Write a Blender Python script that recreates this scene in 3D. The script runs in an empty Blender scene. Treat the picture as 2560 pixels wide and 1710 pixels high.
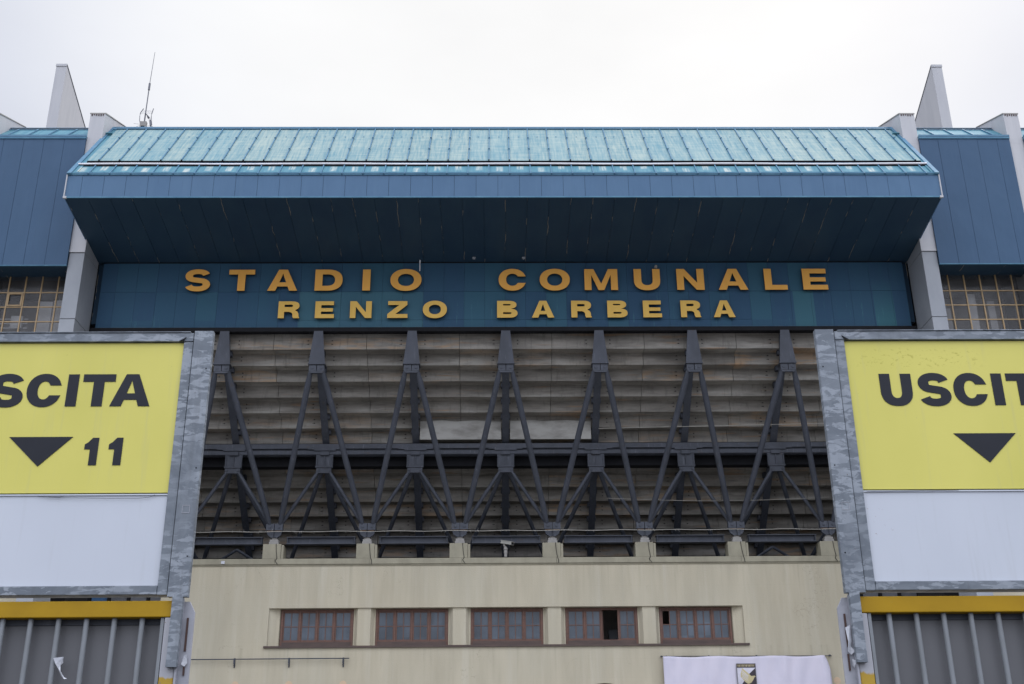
import bpy, math, random
from mathutils import Vector, Matrix
random.seed(7)
S = bpy.context.scene
C = S.collection
R = math.radians

# ------------------------------------------------------------------ camera
cd = bpy.data.cameras.new("camera"); cam = bpy.data.objects.new("camera", cd); C.objects.link(cam)
S.camera = cam
cd.sensor_fit = 'HORIZONTAL'; cd.sensor_width = 36.0; cd.lens = 36.0 * 2838.6 / 2560.0
cd.clip_start = 0.1; cd.clip_end = 3000
YAW, PITCH, ROLL = R(0.930), R(22.174), R(-0.508)
f = Vector((math.sin(YAW)*math.cos(PITCH), math.cos(YAW)*math.cos(PITCH), math.sin(PITCH)))
r = Vector((math.cos(YAW), -math.sin(YAW), 0)); u = r.cross(f)
r2 = r*math.cos(ROLL) + u*math.sin(ROLL); u2 = -r*math.sin(ROLL) + u*math.cos(ROLL)
cam.matrix_world = Matrix(((r2.x, u2.x, -f.x, 0), (r2.y, u2.y, -f.y, 0), (r2.z, u2.z, -f.z, 1.6), (0, 0, 0, 1)))

# ------------------------------------------------------------------ sky and sun
SUN_EL, SUN_AZ = R(48), R(35)       # veiled sun, behind the stand and to the right
W = bpy.data.worlds.new("World"); S.world = W; W.use_nodes = True
nt = W.node_tree; nt.nodes.clear()
def N(t, **k):
    n = nt.nodes.new(t)
    for a, b in k.items(): setattr(n, a, b)
    return n
def math_(op, a, b=None, clamp=False):
    n = N('ShaderNodeMath', operation=op, use_clamp=clamp)
    for i, v in enumerate((a, b)):
        if v is None: continue
        if isinstance(v, (int, float)): n.inputs[i].default_value = v
        else: nt.links.new(v, n.inputs[i])
    return n.outputs[0]
def smooth(v, a, b, c0, c1):
    n = N('ShaderNodeMapRange', interpolation_type='SMOOTHSTEP'); nt.links.new(v, n.inputs[0])
    for i, x in enumerate((a, b, c0, c1)): n.inputs[i+1].default_value = x
    return n.outputs[0]
out = N('ShaderNodeOutputWorld'); bg = N('ShaderNodeBackground'); bg.inputs[1].default_value = 0.1
sky = N('ShaderNodeTexSky', sky_type='NISHITA'); sky.sun_disc = False
sky.sun_elevation = SUN_EL; sky.sun_rotation = SUN_AZ; sky.dust_density = 4.0
tc = N('ShaderNodeTexCoord'); sx = N('ShaderNodeSeparateXYZ'); nt.links.new(tc.outputs['Generated'], sx.inputs[0])
nz = N('ShaderNodeTexNoise'); nz.inputs['Scale'].default_value = 1.6; nz.inputs['Detail'].default_value = 5; nz.inputs['Roughness'].default_value = .5
mp = N('ShaderNodeMapping'); mp.inputs['Scale'].default_value = (1, 1, 2.2); nt.links.new(tc.outputs['Generated'], mp.inputs[0]); nt.links.new(mp.outputs[0], nz.inputs['Vector'])
sd = Vector((math.sin(SUN_AZ)*math.cos(SUN_EL), math.cos(SUN_AZ)*math.cos(SUN_EL), math.sin(SUN_EL)))
dp = N('ShaderNodeVectorMath', operation='DOT_PRODUCT'); nt.links.new(tc.outputs['Generated'], dp.inputs[0]); dp.inputs[1].default_value = (.035, .75, .66)   # thin bright cloud near the sun
glow = smooth(dp.outputs['Value'], .86, 1.0, 0, 3.0)
back = math_('MULTIPLY', smooth(sx.outputs['Y'], .68, -.55, 0, 22.5), smooth(sx.outputs['Z'], -.05, .85, .10, 1.0))     # sky made brighter overhead and behind the viewer, added to light the facade
base = math_('ADD', math_('ADD', 6.95, glow), back)
cl = math_('ADD', math_('MULTIPLY', nz.outputs['Fac'], .55), .725)
val = math_('MULTIPLY', base, cl)
tint = N('ShaderNodeMixRGB'); tint.inputs[1].default_value = (.90, .95, 1.10, 1); tint.inputs[2].default_value = (1, 1, 1.0, 1)
nt.links.new(smooth(dp.outputs['Value'], .86, .99, 0, 1), tint.inputs[0])
mul = N('ShaderNodeMixRGB', blend_type='MULTIPLY'); mul.inputs[0].default_value = 1
nt.links.new(tint.outputs[0], mul.inputs[1]); nt.links.new(val, mul.inputs[2])
mx = N('ShaderNodeMixRGB'); mx.inputs[0].default_value = .95
nt.links.new(sky.outputs[0], mx.inputs[1]); nt.links.new(mul.outputs[0], mx.inputs[2])
nt.links.new(mx.outputs[0], bg.inputs[0]); nt.links.new(bg.outputs[0], out.inputs[0])

sl = bpy.data.lights.new("sun", 'SUN'); sl.energy = 1.1; sl.angle = R(28); sl.color = (1, .96, .9)
so = bpy.data.objects.new("sun", sl); C.objects.link(so); so.location = (0, 0, 60)
so.rotation_euler = sd.to_track_quat('Z', 'Y').to_euler()
S.view_settings.view_transform = 'Standard'; S.view_settings.look = 'None'
S.view_settings.exposure = 0.0; S.view_settings.gamma = 1.0
S.render.engine = 'CYCLES'

# ------------------------------------------------------------------ materials
def new_mat(name):
    m = bpy.data.materials.new(name); m.use_nodes = True
    t = m.node_tree; t.nodes.clear()
    o = t.nodes.new('ShaderNodeOutputMaterial'); b = t.nodes.new('ShaderNodeBsdfPrincipled')
    t.links.new(b.outputs[0], o.inputs[0]); return m, t, b
def lk(t, a, b): t.links.new(a, b)
def coords(t, scale=(1, 1, 1)):
    c = t.nodes.new('ShaderNodeNewGeometry'); m = t.nodes.new('ShaderNodeMapping'); m.inputs['Scale'].default_value = scale
    lk(t, c.outputs['Position'], m.inputs[0]); return m.outputs[0]
def noise(t, scale=(1, 1, 1), sc=1, detail=4, rough=.55, dist=0):
    n = t.nodes.new('ShaderNodeTexNoise'); lk(t, coords(t, scale), n.inputs['Vector'])
    n.inputs['Scale'].default_value = sc; n.inputs['Detail'].default_value = detail; n.inputs['Roughness'].default_value = rough
    n.inputs['Distortion'].default_value = dist; return n.outputs['Fac']
def ramp(t, v, a, b, clamp=True):
    n = t.nodes.new('ShaderNodeMapRange'); n.inputs[1].default_value = a; n.inputs[2].default_value = b
    lk(t, v, n.inputs[0]); return n.outputs[0]
def mixc(t, fac, a, b, mode='MIX'):
    n = t.nodes.new('ShaderNodeMixRGB'); n.blend_type = mode
    for i, v in ((0, fac), (1, a), (2, b)):
        if isinstance(v, (int, float)): n.inputs[i].default_value = v if i == 0 else (v, v, v, 1)
        elif isinstance(v, tuple): n.inputs[i].default_value = (*v[:3], 1)
        else: lk(t, v, n.inputs[i])
    return n.outputs[0]
def mth(t, op, a, b=0.0, c=None):
    n = t.nodes.new('ShaderNodeMath'); n.operation = op
    for i, v in enumerate((a, b, c)):
        if v is None: continue
        if isinstance(v, (int, float)): n.inputs[i].default_value = v
        else: lk(t, v, n.inputs[i])
    return n.outputs[0]
def bump(t, b, h, strength=.2, dist=.01):
    n = t.nodes.new('ShaderNodeBump'); n.inputs['Strength'].default_value = strength; n.inputs['Distance'].default_value = dist
    lk(t, h, n.inputs['Height']); lk(t, n.outputs[0], b.inputs['Normal'])
def xyz(t):
    c = t.nodes.new('ShaderNodeNewGeometry'); s = t.nodes.new('ShaderNodeSeparateXYZ'); lk(t, c.outputs['Position'], s.inputs[0]); return s.outputs
def cell(t, px, pz, ox=0., oz=0.):
    """random value per cell of a px by pz grid"""
    o = xyz(t); cx = mth(t, 'FLOOR', mth(t, 'DIVIDE', mth(t, 'SUBTRACT', o[0], ox), px)); cz = mth(t, 'FLOOR', mth(t, 'DIVIDE', mth(t, 'SUBTRACT', o[2], oz), pz))
    cb = t.nodes.new('ShaderNodeCombineXYZ'); lk(t, cx, cb.inputs[0]); lk(t, cz, cb.inputs[2])
    w = t.nodes.new('ShaderNodeTexWhiteNoise'); lk(t, cb.outputs[0], w.inputs['Vector']); return w.outputs['Value']
def simple(name, col, col2=None, sc=3, scale=(1, 1, 1), lo=.35, hi=.7, rough=.6, metal=0, bstr=0, bsc=60, spec=.5, island=0):
    m, t, b = new_mat(name)
    col2 = col2 or tuple(c*.75 for c in col)
    c = mixc(t, ramp(t, noise(t, scale, sc, 6, .6), lo, hi), col, col2)
    if island:
        g = t.nodes.new('ShaderNodeNewGeometry')
        k = ramp(t, g.outputs['Random Per Island'], 0, 1); k = mth(t, 'MULTIPLY_ADD', k, 2*island, 1-island)
        c = mixc(t, 1.0, c, k, 'MULTIPLY')
    lk(t, c, b.inputs['Base Color'])
    b.inputs['Roughness'].default_value = rough; b.inputs['Metallic'].default_value = metal
    b.inputs['Specular IOR Level'].default_value = spec
    if bstr: bump(t, b, noise(t, (1, 1, 1), bsc, 4), bstr, .01)
    return m

def mat_plaster():
    m, t, b = new_mat('cream_plaster')
    c = mixc(t, ramp(t, noise(t, (1, 1, .16), 1.3, 6, .6), .35, .68), (.495, .445, .33), (.41, .365, .268))
    c = mixc(t, mth(t, 'MULTIPLY', ramp(t, noise(t, (1, 1, .05), 2.4, 5, .6), .5, .74), .42), c, (.56, .53, .43))
    c = mixc(t, mth(t, 'MULTIPLY', ramp(t, noise(t, (1, 1, .035), 5.0, 4, .6), .57, .75), .28), c, (.33, .30, .23))
    c = mixc(t, mth(t, 'MULTIPLY', ramp(t, noise(t, (1, 1, 1), .35, 3, .5), .4, .7), .25), c, (.40, .385, .31))
    o = xyz(t)
    run = mth(t, 'MULTIPLY', ramp(t, noise(t, (3.2, 1, .12), 1.6, 6, .7), .53, .70), mth(t, 'MAXIMUM', ramp(t, o[2], 8.4, 9.5), mth(t, 'MULTIPLY', ramp(t, o[2], 5.2, 6.6), ramp(t, o[2], 6.64, 6.60))))
    c = mixc(t, mth(t, 'MULTIPLY', run, .38), c, (.26, .235, .17))
    ck = ramp(t, mth(t, 'ABSOLUTE', mth(t, 'SUBTRACT', noise(t, (.45, 1, .45), 1.0, 6, .62), .5)), .0022, .0006)
    c = mixc(t, mth(t, 'MULTIPLY', mth(t, 'MULTIPLY', ck, ramp(t, noise(t, (.3, 1, .3), 1.7, 2), .55, .62)), .5), c, (.22, .19, .14))
    g = mth(t, 'ABSOLUTE', mth(t, 'SUBTRACT', mth(t, 'FRACT', mth(t, 'DIVIDE', o[2], .62)), .5))
    c = mixc(t, mth(t, 'MULTIPLY', ramp(t, g, .488, .5), .16), c, (.3, .28, .22))
    lk(t, c, b.inputs['Base Color']); b.inputs['Roughness'].default_value = .92; b.inputs['Specular IOR Level'].default_value = .2
    bump(t, b, noise(t, (1, 1, 1), 26, 6), .35, .02); return m
def mat_roof():
    m, t, b = new_mat('pale_teal_weathered_sheet')
    # slope direction is y-z: stretch noise along it
    n1 = noise(t, (14, 1.0, 1.0), 1.0, 5, .65)
    n2 = noise(t, (1.1, 6.5, 6.5), 1.0, 5, .65)
    n3 = noise(t, (1, 1, 1), .55, 3, .5)
    v = mth(t, 'ADD', mth(t, 'ADD', mth(t, 'MULTIPLY', n1, .55), mth(t, 'MULTIPLY', n2, .33)), mth(t, 'MULTIPLY', n3, .12))
    v = mth(t, 'ADD', v, mth(t, 'MULTIPLY', mth(t, 'SUBTRACT', cell(t, .712, 90, -13.72, 0), .5), .05))
    c = mixc(t, ramp(t, v, .36, .60), (.10, .225, .265), (.325, .395, .35))
    g = t.nodes.new('ShaderNodeNewGeometry')
    c = mixc(t, mth(t, 'MULTIPLY', g.outputs['Random Per Island'], .22), c, (.14, .30, .36))
    lk(t, c, b.inputs['Base Color']); b.inputs['Roughness'].default_value = .65; b.inputs['Specular IOR Level'].default_value = .25
    return m
def mat_roof_low():
    m, t, b = new_mat('pale_teal_patched_sheet')
    n1 = noise(t, (12, 1.0, 1.0), 1.0, 5, .65)
    c = mixc(t, ramp(t, n1, .35, .7), (.052, .18, .24), (.12, .265, .305))
    o = xyz(t)
    fx = mth(t, 'FRACT', mth(t, 'DIVIDE', mth(t, 'SUBTRACT', o[0], -13.70), .712))
    a = mth(t, 'MULTIPLY', ramp(t, fx, .30, .36), ramp(t, fx, .68, .60))
    w = cell(t, .712, 50, -13.70, 0)
    zc = mth(t, 'ADD', 21.72, mth(t, 'MULTIPLY', w, .32))
    d = mth(t, 'ABSOLUTE', mth(t, 'SUBTRACT', o[2], zc)); a = mth(t, 'MULTIPLY', a, ramp(t, d, .22, .12))
    a = mth(t, 'MULTIPLY', a, ramp(t, noise(t, (9, 1, 1), 1.5, 4), .33, .6))
    c = mixc(t, a, c, (.42, .47, .43))
    lk(t, c, b.inputs['Base Color']); b.inputs['Roughness'].default_value = .6; b.inputs['Specular IOR Level'].default_value = .25; return m
def mat_board():
    m, t, b = new_mat('dark_teal_patched_board')
    o = xyz(t)
    w = cell(t, .737, 1.12, -7.0 - .737*14, 18.76 - 1.12*4)
    wc = cell(t, .737, 60, -7.0 - .737*14, 0)
    w2 = mth(t, 'ADD', mth(t, 'MULTIPLY', w, .45), mth(t, 'MULTIPLY', wc, .55))
    navy, mid, teal = (.034, .082, .142), (.036, .092, .148), (.039, .106, .155)
    mask = mth(t, 'MULTIPLY', mth(t, 'MULTIPLY', ramp(t, o[0], -7.03, -7.02), ramp(t, o[0], -2.56, -2.57)), ramp(t, o[2], 18.761, 18.759))
    c = mixc(t, ramp(t, w2, .35, .60), navy, mid)
    c = mixc(t, ramp(t, w2, .66, .72), c, teal)
    c = mixc(t, mth(t, 'MULTIPLY', mask, mth(t, 'MULTIPLY_ADD', w, .4, .35)), c, (.062, .155, .19))
    low = ramp(t, o[2], 19.3, 17.6)
    s1 = noise(t, (5, 1, .35), 1.0, 5, .6)
    c = mixc(t, mth(t, 'MULTIPLY', ramp(t, s1, .48, .72), .22), c, (.030, .110, .150))
    pl = mth(t, 'MULTIPLY', ramp(t, mth(t, 'ABSOLUTE', mth(t, 'SUBTRACT', o[0], 11.15)), .372, .366), ramp(t, o[2], 18.761, 18.759))
    c = mixc(t, mth(t, 'MULTIPLY', pl, .6), c, (.055, .16, .185))
    pl = ramp(t, mth(t, 'ABSOLUTE', mth(t, 'SUBTRACT', o[0], 14.05)), .37, .35)
    c = mixc(t, mth(t, 'MULTIPLY', mth(t, 'MULTIPLY', pl, low), .6), c, (.05, .17, .185))
    s2 = noise(t, (15, 1, .9), 1.0, 6, .75); s4 = noise(t, (1.2, 1, .8), 1.0, 2, .5)
    a = mth(t, 'MULTIPLY', mth(t, 'MULTIPLY', ramp(t, s2, .60, .68), low), ramp(t, s4, .42, .6))
    c = mixc(t, mth(t, 'MULTIPLY', a, .55), c, (.11, .29, .31))
    lowd = mth(t, 'MULTIPLY', ramp(t, o[2], 17.42, 17.30), ramp(t, noise(t, (5, 1, 1), 1, 4), .4, .6))
    c = mixc(t, mth(t, 'MULTIPLY', lowd, .5), c, (.17, .20, .19))
    lk(t, c, b.inputs['Base Color']); b.inputs['Roughness'].default_value = .6; b.inputs['Specular IOR Level'].default_value = .15; return m
def mat_galv():
    m, t, b = new_mat('galvanised_steel')
    n = noise(t, (1, 1, 1.3), 8, 7, .62, .7); n2 = noise(t, (.8, 1, 2.3), 15, 8, .62, .5); n3 = noise(t, (1, 1, 1), 3.1, 3, .5)
    v = t.nodes.new('ShaderNodeTexVoronoi'); lk(t, coords(t, (1, 1, 2.1)), v.inputs['Vector']); v.inputs['Scale'].default_value = 30
    vc = t.nodes.new('ShaderNodeSeparateColor'); lk(t, v.outputs['Color'], vc.inputs[0])
    c = mixc(t, ramp(t, n, .44, .58), (.115, .133, .155), (.165, .186, .21))
    c = mixc(t, mth(t, 'MULTIPLY', ramp(t, n2, .50, .535), ramp(t, n3, .33, .50)), c, (.265, .29, .32))
    c = mixc(t, mth(t, 'MULTIPLY', vc.outputs[0], .35), c, (.13, .15, .17))
    c = mixc(t, mth(t, 'MULTIPLY', ramp(t, noise(t, (14, 14, .9), 1.5, 5, .6), .58, .75), .4), c, (.08, .085, .09))
    c = mixc(t, ramp(t, noise(t, (1, 1, 1), 60, 3, .6), .72, .76), c, (.11, .085, .07))
    lk(t, c, b.inputs['Base Color']); b.inputs['Metallic'].default_value = .15
    lk(t, mth(t, 'MULTIPLY_ADD', n, .3, .38), b.inputs['Roughness']); bump(t, b, n2, .12, .003); return m
def mat_clad(name, c1, c2, faded, dirt, isl):
    m, t, b = new_mat(name)
    c = mixc(t, ramp(t, noise(t, (1.5, 1, .5), .8, 5, .6), .3, .7), c1, c2)
    g = t.nodes.new('ShaderNodeNewGeometry')
    c = mixc(t, mth(t, 'MULTIPLY', g.outputs['Random Per Island'], isl), c, faded)
    c = mixc(t, mth(t, 'MULTIPLY', ramp(t, noise(t, (7, 1, .35), 1.0, 6, .65), .52, .75), .30), c, faded)
    c = mixc(t, mth(t, 'MULTIPLY', ramp(t, noise(t, (11, 1, .8), 1.3, 6, .7), .60, .72), .40), c, dirt)
    c = mixc(t, mth(t, 'MULTIPLY', ramp(t, noise(t, (16, 1, 1.2), 1.0, 5, .75), .70, .74), .5), c, (.35, .40, .44))
    lk(t, c, b.inputs['Base Color']); b.inputs['Roughness'].default_value = .48; b.inputs['Specular IOR Level'].default_value = .22
    bump(t, b, noise(t, (1.3, 1, .8), 1.1, 2, .4), .35, .08); return m
def mat_slab():
    m, t, b = new_mat('stained_concrete_seating_underside')
    c = mixc(t, ramp(t, noise(t, (.5, 1, 2.5), 1.6, 6, .62), .35, .7), (.285, .265, .232), (.175, .163, .144))
    w = cell(t, 3.29, .432, .38 - 3.29*5.5, 17.02 - .432*30)
    c = mixc(t, 1.0, c, mth(t, 'MULTIPLY_ADD', w, .20, .86), 'MULTIPLY')
    a = mth(t, 'MULTIPLY', ramp(t, w, .72, .9), ramp(t, noise(t, (.6, 1, 5), 1.6, 4), .46, .6))
    c = mixc(t, mth(t, 'MULTIPLY', a, .5), c, (.42, .26, .13))
    c = mixc(t, mth(t, 'MULTIPLY', ramp(t, noise(t, (.35, 1, 2.4), 1.3, 5), .48, .7), .6), c, (.40, .385, .345))
    c = mixc(t, mth(t, 'MULTIPLY', ramp(t, noise(t, (.5, 1, 4), 1.7, 5, .6), .52, .66), .5), c, (.13, .118, .10))
    c = mixc(t, mth(t, 'MULTIPLY', ramp(t, noise(t, (.4, 1, 6), 1.3, 4, .6), .60, .70), .55), c, (.34, .20, .10))
    c = mixc(t, mth(t, 'MULTIPLY', ramp(t, noise(t, (3, 1, .7), 2.2, 6, .65), .54, .74), .6), c, (.12, .11, .095))
    lk(t, c, b.inputs['Base Color']); b.inputs['Roughness'].default_value = .9; b.inputs['Specular IOR Level'].default_value = .2
    bump(t, b, noise(t, (1, 1, 1), 18, 5), .3, .02); return m
def mat_yellow_paint():
    m, t, b = new_mat('ochre_gate_paint')
    c = mixc(t, ramp(t, noise(t, (1, 1, 1), 6, 4), .35, .7), (.385, .225, .007), (.33, .19, .006))
    c = mixc(t, ramp(t, noise(t, (1, 1, 1), 21, 4, .6), .69, .72), c, (.25, .28, .12))
    lk(t, c, b.inputs['Base Color']); b.inputs['Roughness'].default_value = .5; b.inputs['Specular IOR Level'].default_value = .22
    bump(t, b, noise(t, (1, 1, 1), 80, 3), .08, .003); return m
def mat_stile():
    m, t, b = new_mat('ochre_paint_worn_to_grey')
    n = noise(t, (1, 1, .45), 16, 5, .6, .6)
    o = xyz(t); zz = mth(t, 'ADD', mth(t, 'MULTIPLY', mth(t, 'SUBTRACT', n, .5), .5), ramp(t, o[2], 2.06, 2.16))
    c = mixc(t, ramp(t, zz, .45, .52), (.40, .25, .015), (.36, .36, .38))
    c = mixc(t, ramp(t, noise(t, (1, 1, 1), 40, 4), .66, .7), c, (.20, .15, .11))
    lk(t, c, b.inputs['Base Color']); b.inputs['Roughness'].default_value = .5; return m
def mat_panel(name, col, col2, spots=None, box=None, sp2=None):
    m, t, b = new_mat(name); o = xyz(t)
    c = mixc(t, ramp(t, noise(t, (1, 1, .6), 2.2, 4, .5), .35, .7), col, col2)
    if spots:
        sp = noise(t, (1.6, 1, 2.8), 24, 5, .6)
        c = mixc(t, mth(t, 'MULTIPLY', ramp(t, sp, .68, .74), .4), c, spots)
    if box:
        x0, x1, z0, z1, thr = box
        k = mth(t, 'MULTIPLY', mth(t, 'MULTIPLY', ramp(t, o[0], x0, x0+.12), ramp(t, o[0], x1, x1-.12)), mth(t, 'MULTIPLY', ramp(t, o[2], z0, z0+.03), ramp(t, o[2], z1, z1-.03)))
        k = mth(t, 'MULTIPLY', k, ramp(t, noise(t, (1, 1, 1.6), 38, 5, .7), thr, thr+.06))
        c = mixc(t, mth(t, 'MULTIPLY', k, .75), c, sp2)
    c = mixc(t, mth(t, 'MULTIPLY', ramp(t, noise(t, (26, 1, 1.4), 1, 5, .6), .56, .8), .22), c, (.33, .33, .31))
    c = mixc(t, mth(t, 'MULTIPLY', ramp(t, noise(t, (1, 1, 1), 90, 4, .6), .70, .74), .35), c, (.25, .23, .20))
    lk(t, c, b.inputs['Base Color']); b.inputs['Roughness'].default_value = .38; b.inputs['Specular IOR Level'].default_value = .3
    bump(t, b, noise(t, (1, 1, 1), 6, 3), .06, .01); return m
def mat_glass(name, col, rough=.08, alpha=.0):
    m, t, b = new_mat(name)
    c = mixc(t, ramp(t, noise(t, (1, 1, 1), .9, 4), .38, .65), col, tuple(x*1.7 for x in col))
    k = mth(t, 'ADD', .62, mth(t, 'MULTIPLY', mth(t, 'ADD', cell(t, .276, .45, -7.385, 6.55), cell(t, 1.645, 30, -7.845, 0)), .36)); c = mixc(t, 1.0, c, k, 'MULTIPLY')
    lk(t, c, b.inputs['Base Color']); b.inputs['Roughness'].default_value = rough; b.inputs['IOR'].default_value = 1.52
    if alpha:
        tr = t.nodes.new('ShaderNodeBsdfTransparent'); mxs = t.nodes.new('ShaderNodeMixShader'); mxs.inputs[0].default_value = 1-alpha
        o = [n for n in t.nodes if n.type == 'OUTPUT_MATERIAL'][0]
        lk(t, tr.outputs[0], mxs.inputs[1]); lk(t, b.outputs[0], mxs.inputs[2]); lk(t, mxs.outputs[0], o.inputs[0])
    return m

M = {}
M['plaster'] = mat_plaster()
M['plaster_dark'] = simple('olive_concrete_coping', (.33, .305, .225), (.25, .23, .17), 2.2, (1, 1, .6), .35, .7, .9, bstr=.25, bsc=22, spec=.2)
M['roof'] = mat_roof(); M['roof_low'] = mat_roof_low()
M['flash'] = simple('teal_flashing', (.06, .16, .25), (.10, .23, .32), 2.4, (1, 1, 1), .35, .7, .5, spec=.25)
M['rib'] = simple('dark_blue_seam', (.045, .125, .215), (.07, .19, .28), 3, (1, 1, 1), .3, .7, .5)
M['fascia'] = mat_clad('blue_fascia_paint', (.074, .146, .242), (.064, .13, .22), (.098, .176, .265), (.05, .10, .165), .22)
M['cladding'] = mat_clad('deep_blue_cladding_paint', (.043, .091, .160), (.037, .080, .143), (.054, .106, .178), (.032, .062, .11), .2)
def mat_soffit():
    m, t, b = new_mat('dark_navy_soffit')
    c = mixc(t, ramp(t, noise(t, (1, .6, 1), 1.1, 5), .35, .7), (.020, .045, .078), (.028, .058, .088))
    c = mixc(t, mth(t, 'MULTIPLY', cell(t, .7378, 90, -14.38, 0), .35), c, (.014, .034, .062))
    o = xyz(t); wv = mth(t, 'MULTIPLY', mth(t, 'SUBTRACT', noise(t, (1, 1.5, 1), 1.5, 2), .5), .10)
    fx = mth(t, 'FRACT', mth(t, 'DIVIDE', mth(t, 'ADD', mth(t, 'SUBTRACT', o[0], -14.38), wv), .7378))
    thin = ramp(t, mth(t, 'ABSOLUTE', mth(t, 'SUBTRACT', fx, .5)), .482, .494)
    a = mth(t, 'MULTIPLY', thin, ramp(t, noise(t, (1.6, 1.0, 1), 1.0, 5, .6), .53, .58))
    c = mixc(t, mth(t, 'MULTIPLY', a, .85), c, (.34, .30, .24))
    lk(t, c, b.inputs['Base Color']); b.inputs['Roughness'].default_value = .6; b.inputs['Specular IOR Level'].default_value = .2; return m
M['soffit'] = mat_soffit()
M['board'] = mat_board()
M['gold'] = simple('gold_letter_paint', (.84, .43, .095), (.78, .39, .085), 3, (1, 1, .3), .35, .7, .6, spec=.15)
M['gold_pale'] = simple('yellow_gold_letter_paint', (.74, .47, .115), (.68, .42, .095), 3, (1, 1, .3), .35, .7, .6, spec=.15)
M['letter_side'] = simple('letter_return_black', (.02, .017, .015), rough=.6)
M['clad_white'] = simple('pale_grey_metal_cladding', (.49, .485, .49), (.43, .43, .44), 1.6, (2, 2, .25), .35, .7, .6, spec=.25)
M['pier'] = simple('grey_precast_concrete', (.31, .325, .345), (.26, .275, .295), 1.5, (1, 1, .5), .35, .7, .75, bstr=.15, bsc=14)
def mat_steel():
    m, t, b = new_mat('dark_slate_steel_paint')
    c = mixc(t, ramp(t, noise(t, (1, 1, .6), 2.4, 5, .6), .35, .7), (.064, .070, .086), (.044, .049, .060))
    c = mixc(t, mth(t, 'MULTIPLY', ramp(t, noise(t, (5, 5, .8), 2.6, 6, .7), .58, .70), .6), c, (.14, .148, .17))
    c = mixc(t, mth(t, 'MULTIPLY', ramp(t, noise(t, (1, 1, 1), 4.5, 5, .6), .63, .72), .5), c, (.075, .055, .045))
    lk(t, c, b.inputs['Base Color']); b.inputs['Roughness'].default_value = .55; b.inputs['Specular IOR Level'].default_value = .3; return m
M['steel'] = mat_steel()
M['steel_dark'] = simple('near_black_steel', (.014, .0145, .017), rough=.7, spec=.12)
M['rust'] = simple('rusty_bearing_edge', (.17, .095, .05), rough=.8)
M['slab'] = mat_slab()
M['infill'] = simple('whitish_infill_sheet', (.36, .35, .32), (.20, .19, .17), 1.5, (.7, 1, 1.6), .40, .68, .85)
M['bearing'] = simple('bearing_grey', (.30, .285, .26), rough=.7)
M['wood'] = simple('red_brown_window_wood', (.14, .062, .038), (.085, .042, .029), 6, (1, 1, 3), .35, .7, .5)
M['wood_dark'] = simple('weathered_brown_sill_wood', (.095, .062, .05), (.06, .042, .036), 6, (.4, 1, 2), .35, .7, .7)
M['pane'] = mat_glass('window_glass', (.046, .058, .072), .05)
M['pane_grime'] = mat_glass('sooty_grid_glass', (.085, .083, .082), .15, .56)
M['brass'] = simple('tarnished_brass_paint', (.40, .27, .13), (.30, .21, .11), 4, rough=.5)
M['dark'] = simple('dark_interior', (.03, .03, .032), rough=.9)  # near-black: the darkness of the closed interior is put into the colour
M['room'] = simple('dim_room_wall', (.42, .39, .36), rough=.9)
M['pale'] = simple('pale_blind', (.62, .62, .62), (.5, .5, .5), 2, rough=.8)
M['galv'] = mat_galv()
M['yellow'] = mat_panel('exit_yellow', (.635, .575, .135), (.58, .53, .115), (.40, .36, .06), (1.68, 2.36, 3.49, 3.61, .56), (.42, .37, .06))
M['white'] = mat_panel('blank_white_panel', (.53, .555, .60), (.495, .52, .565), None, (1.60, 1.83, 2.68, 2.88, .62), (.22, .12, .09))
M['black'] = simple('black_vinyl_lettering', (.018, .020, .027), rough=.5, spec=.22)
M['ochre'] = mat_yellow_paint(); M['stile'] = mat_stile()
M['bar'] = simple('grey_bar_paint', (.22, .235, .25), (.17, .18, .185), 18, (1, 1, .3), .35, .7, .5)
M['sheet'] = simple('dull_grey_backing_sheet', (.125, .125, .13), (.10, .10, .105), 2.5, (1, 1, .5), .3, .7, .5)
M['plate'] = simple('scuffed_grey_plate', (.36, .36, .39), (.26, .265, .29), 12, (1, 1, 1), .35, .7, .55)
M['rustslot'] = simple('rust_brown_slot', (.075, .04, .032), rough=.8)
M['paper'] = simple('torn_paper', (.62, .63, .66), (.40, .41, .44), 30, (1, 1, 1), .4, .6, .8)
M['pipe'] = simple('white_pipe', (.82, .80, .81), (.74, .72, .74), 2, rough=.4)
M['mast'] = simple('mast_grey', (.13, .13, .15), rough=.5)
M['cable'] = simple('grimy_cable', (.42, .40, .35), rough=.7)
M['peach'] = simple('peach_filler', (.60, .43, .28), (.52, .40, .28), 12, rough=.9)
M['banner'] = simple('lilac_white_cloth', (.60, .565, .635), (.54, .52, .60), 2, (1, 1, .5), .35, .7, .85)
M['emb_black'] = simple('emblem_black', (.045, .036, .045), rough=.8)
M['emb_gold'] = simple('emblem_gold', (.55, .47, .26), rough=.8)
M['emb_white'] = simple('emblem_white', (.62, .60, .66), rough=.8)
M['asphalt'] = simple('asphalt', (.055, .055, .055), (.04, .04, .04), 3, bstr=.3, bsc=120, rough=.9)
M['paving'] = simple('pale_paving', (.30, .29, .27), (.24, .232, .218), 2, bstr=.2, bsc=60, rough=.9)
M['curtain'] = simple('grey_wing_panel', (.14, .145, .155), (.10, .105, .115), 1.5, rough=.4, island=.3)
M['bluepanel'] = simple('blue_wing_panel', (.05, .13, .26), rough=.5)
M['camwhite'] = simple('camera_housing', (.34, .33, .29), rough=.45)

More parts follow.
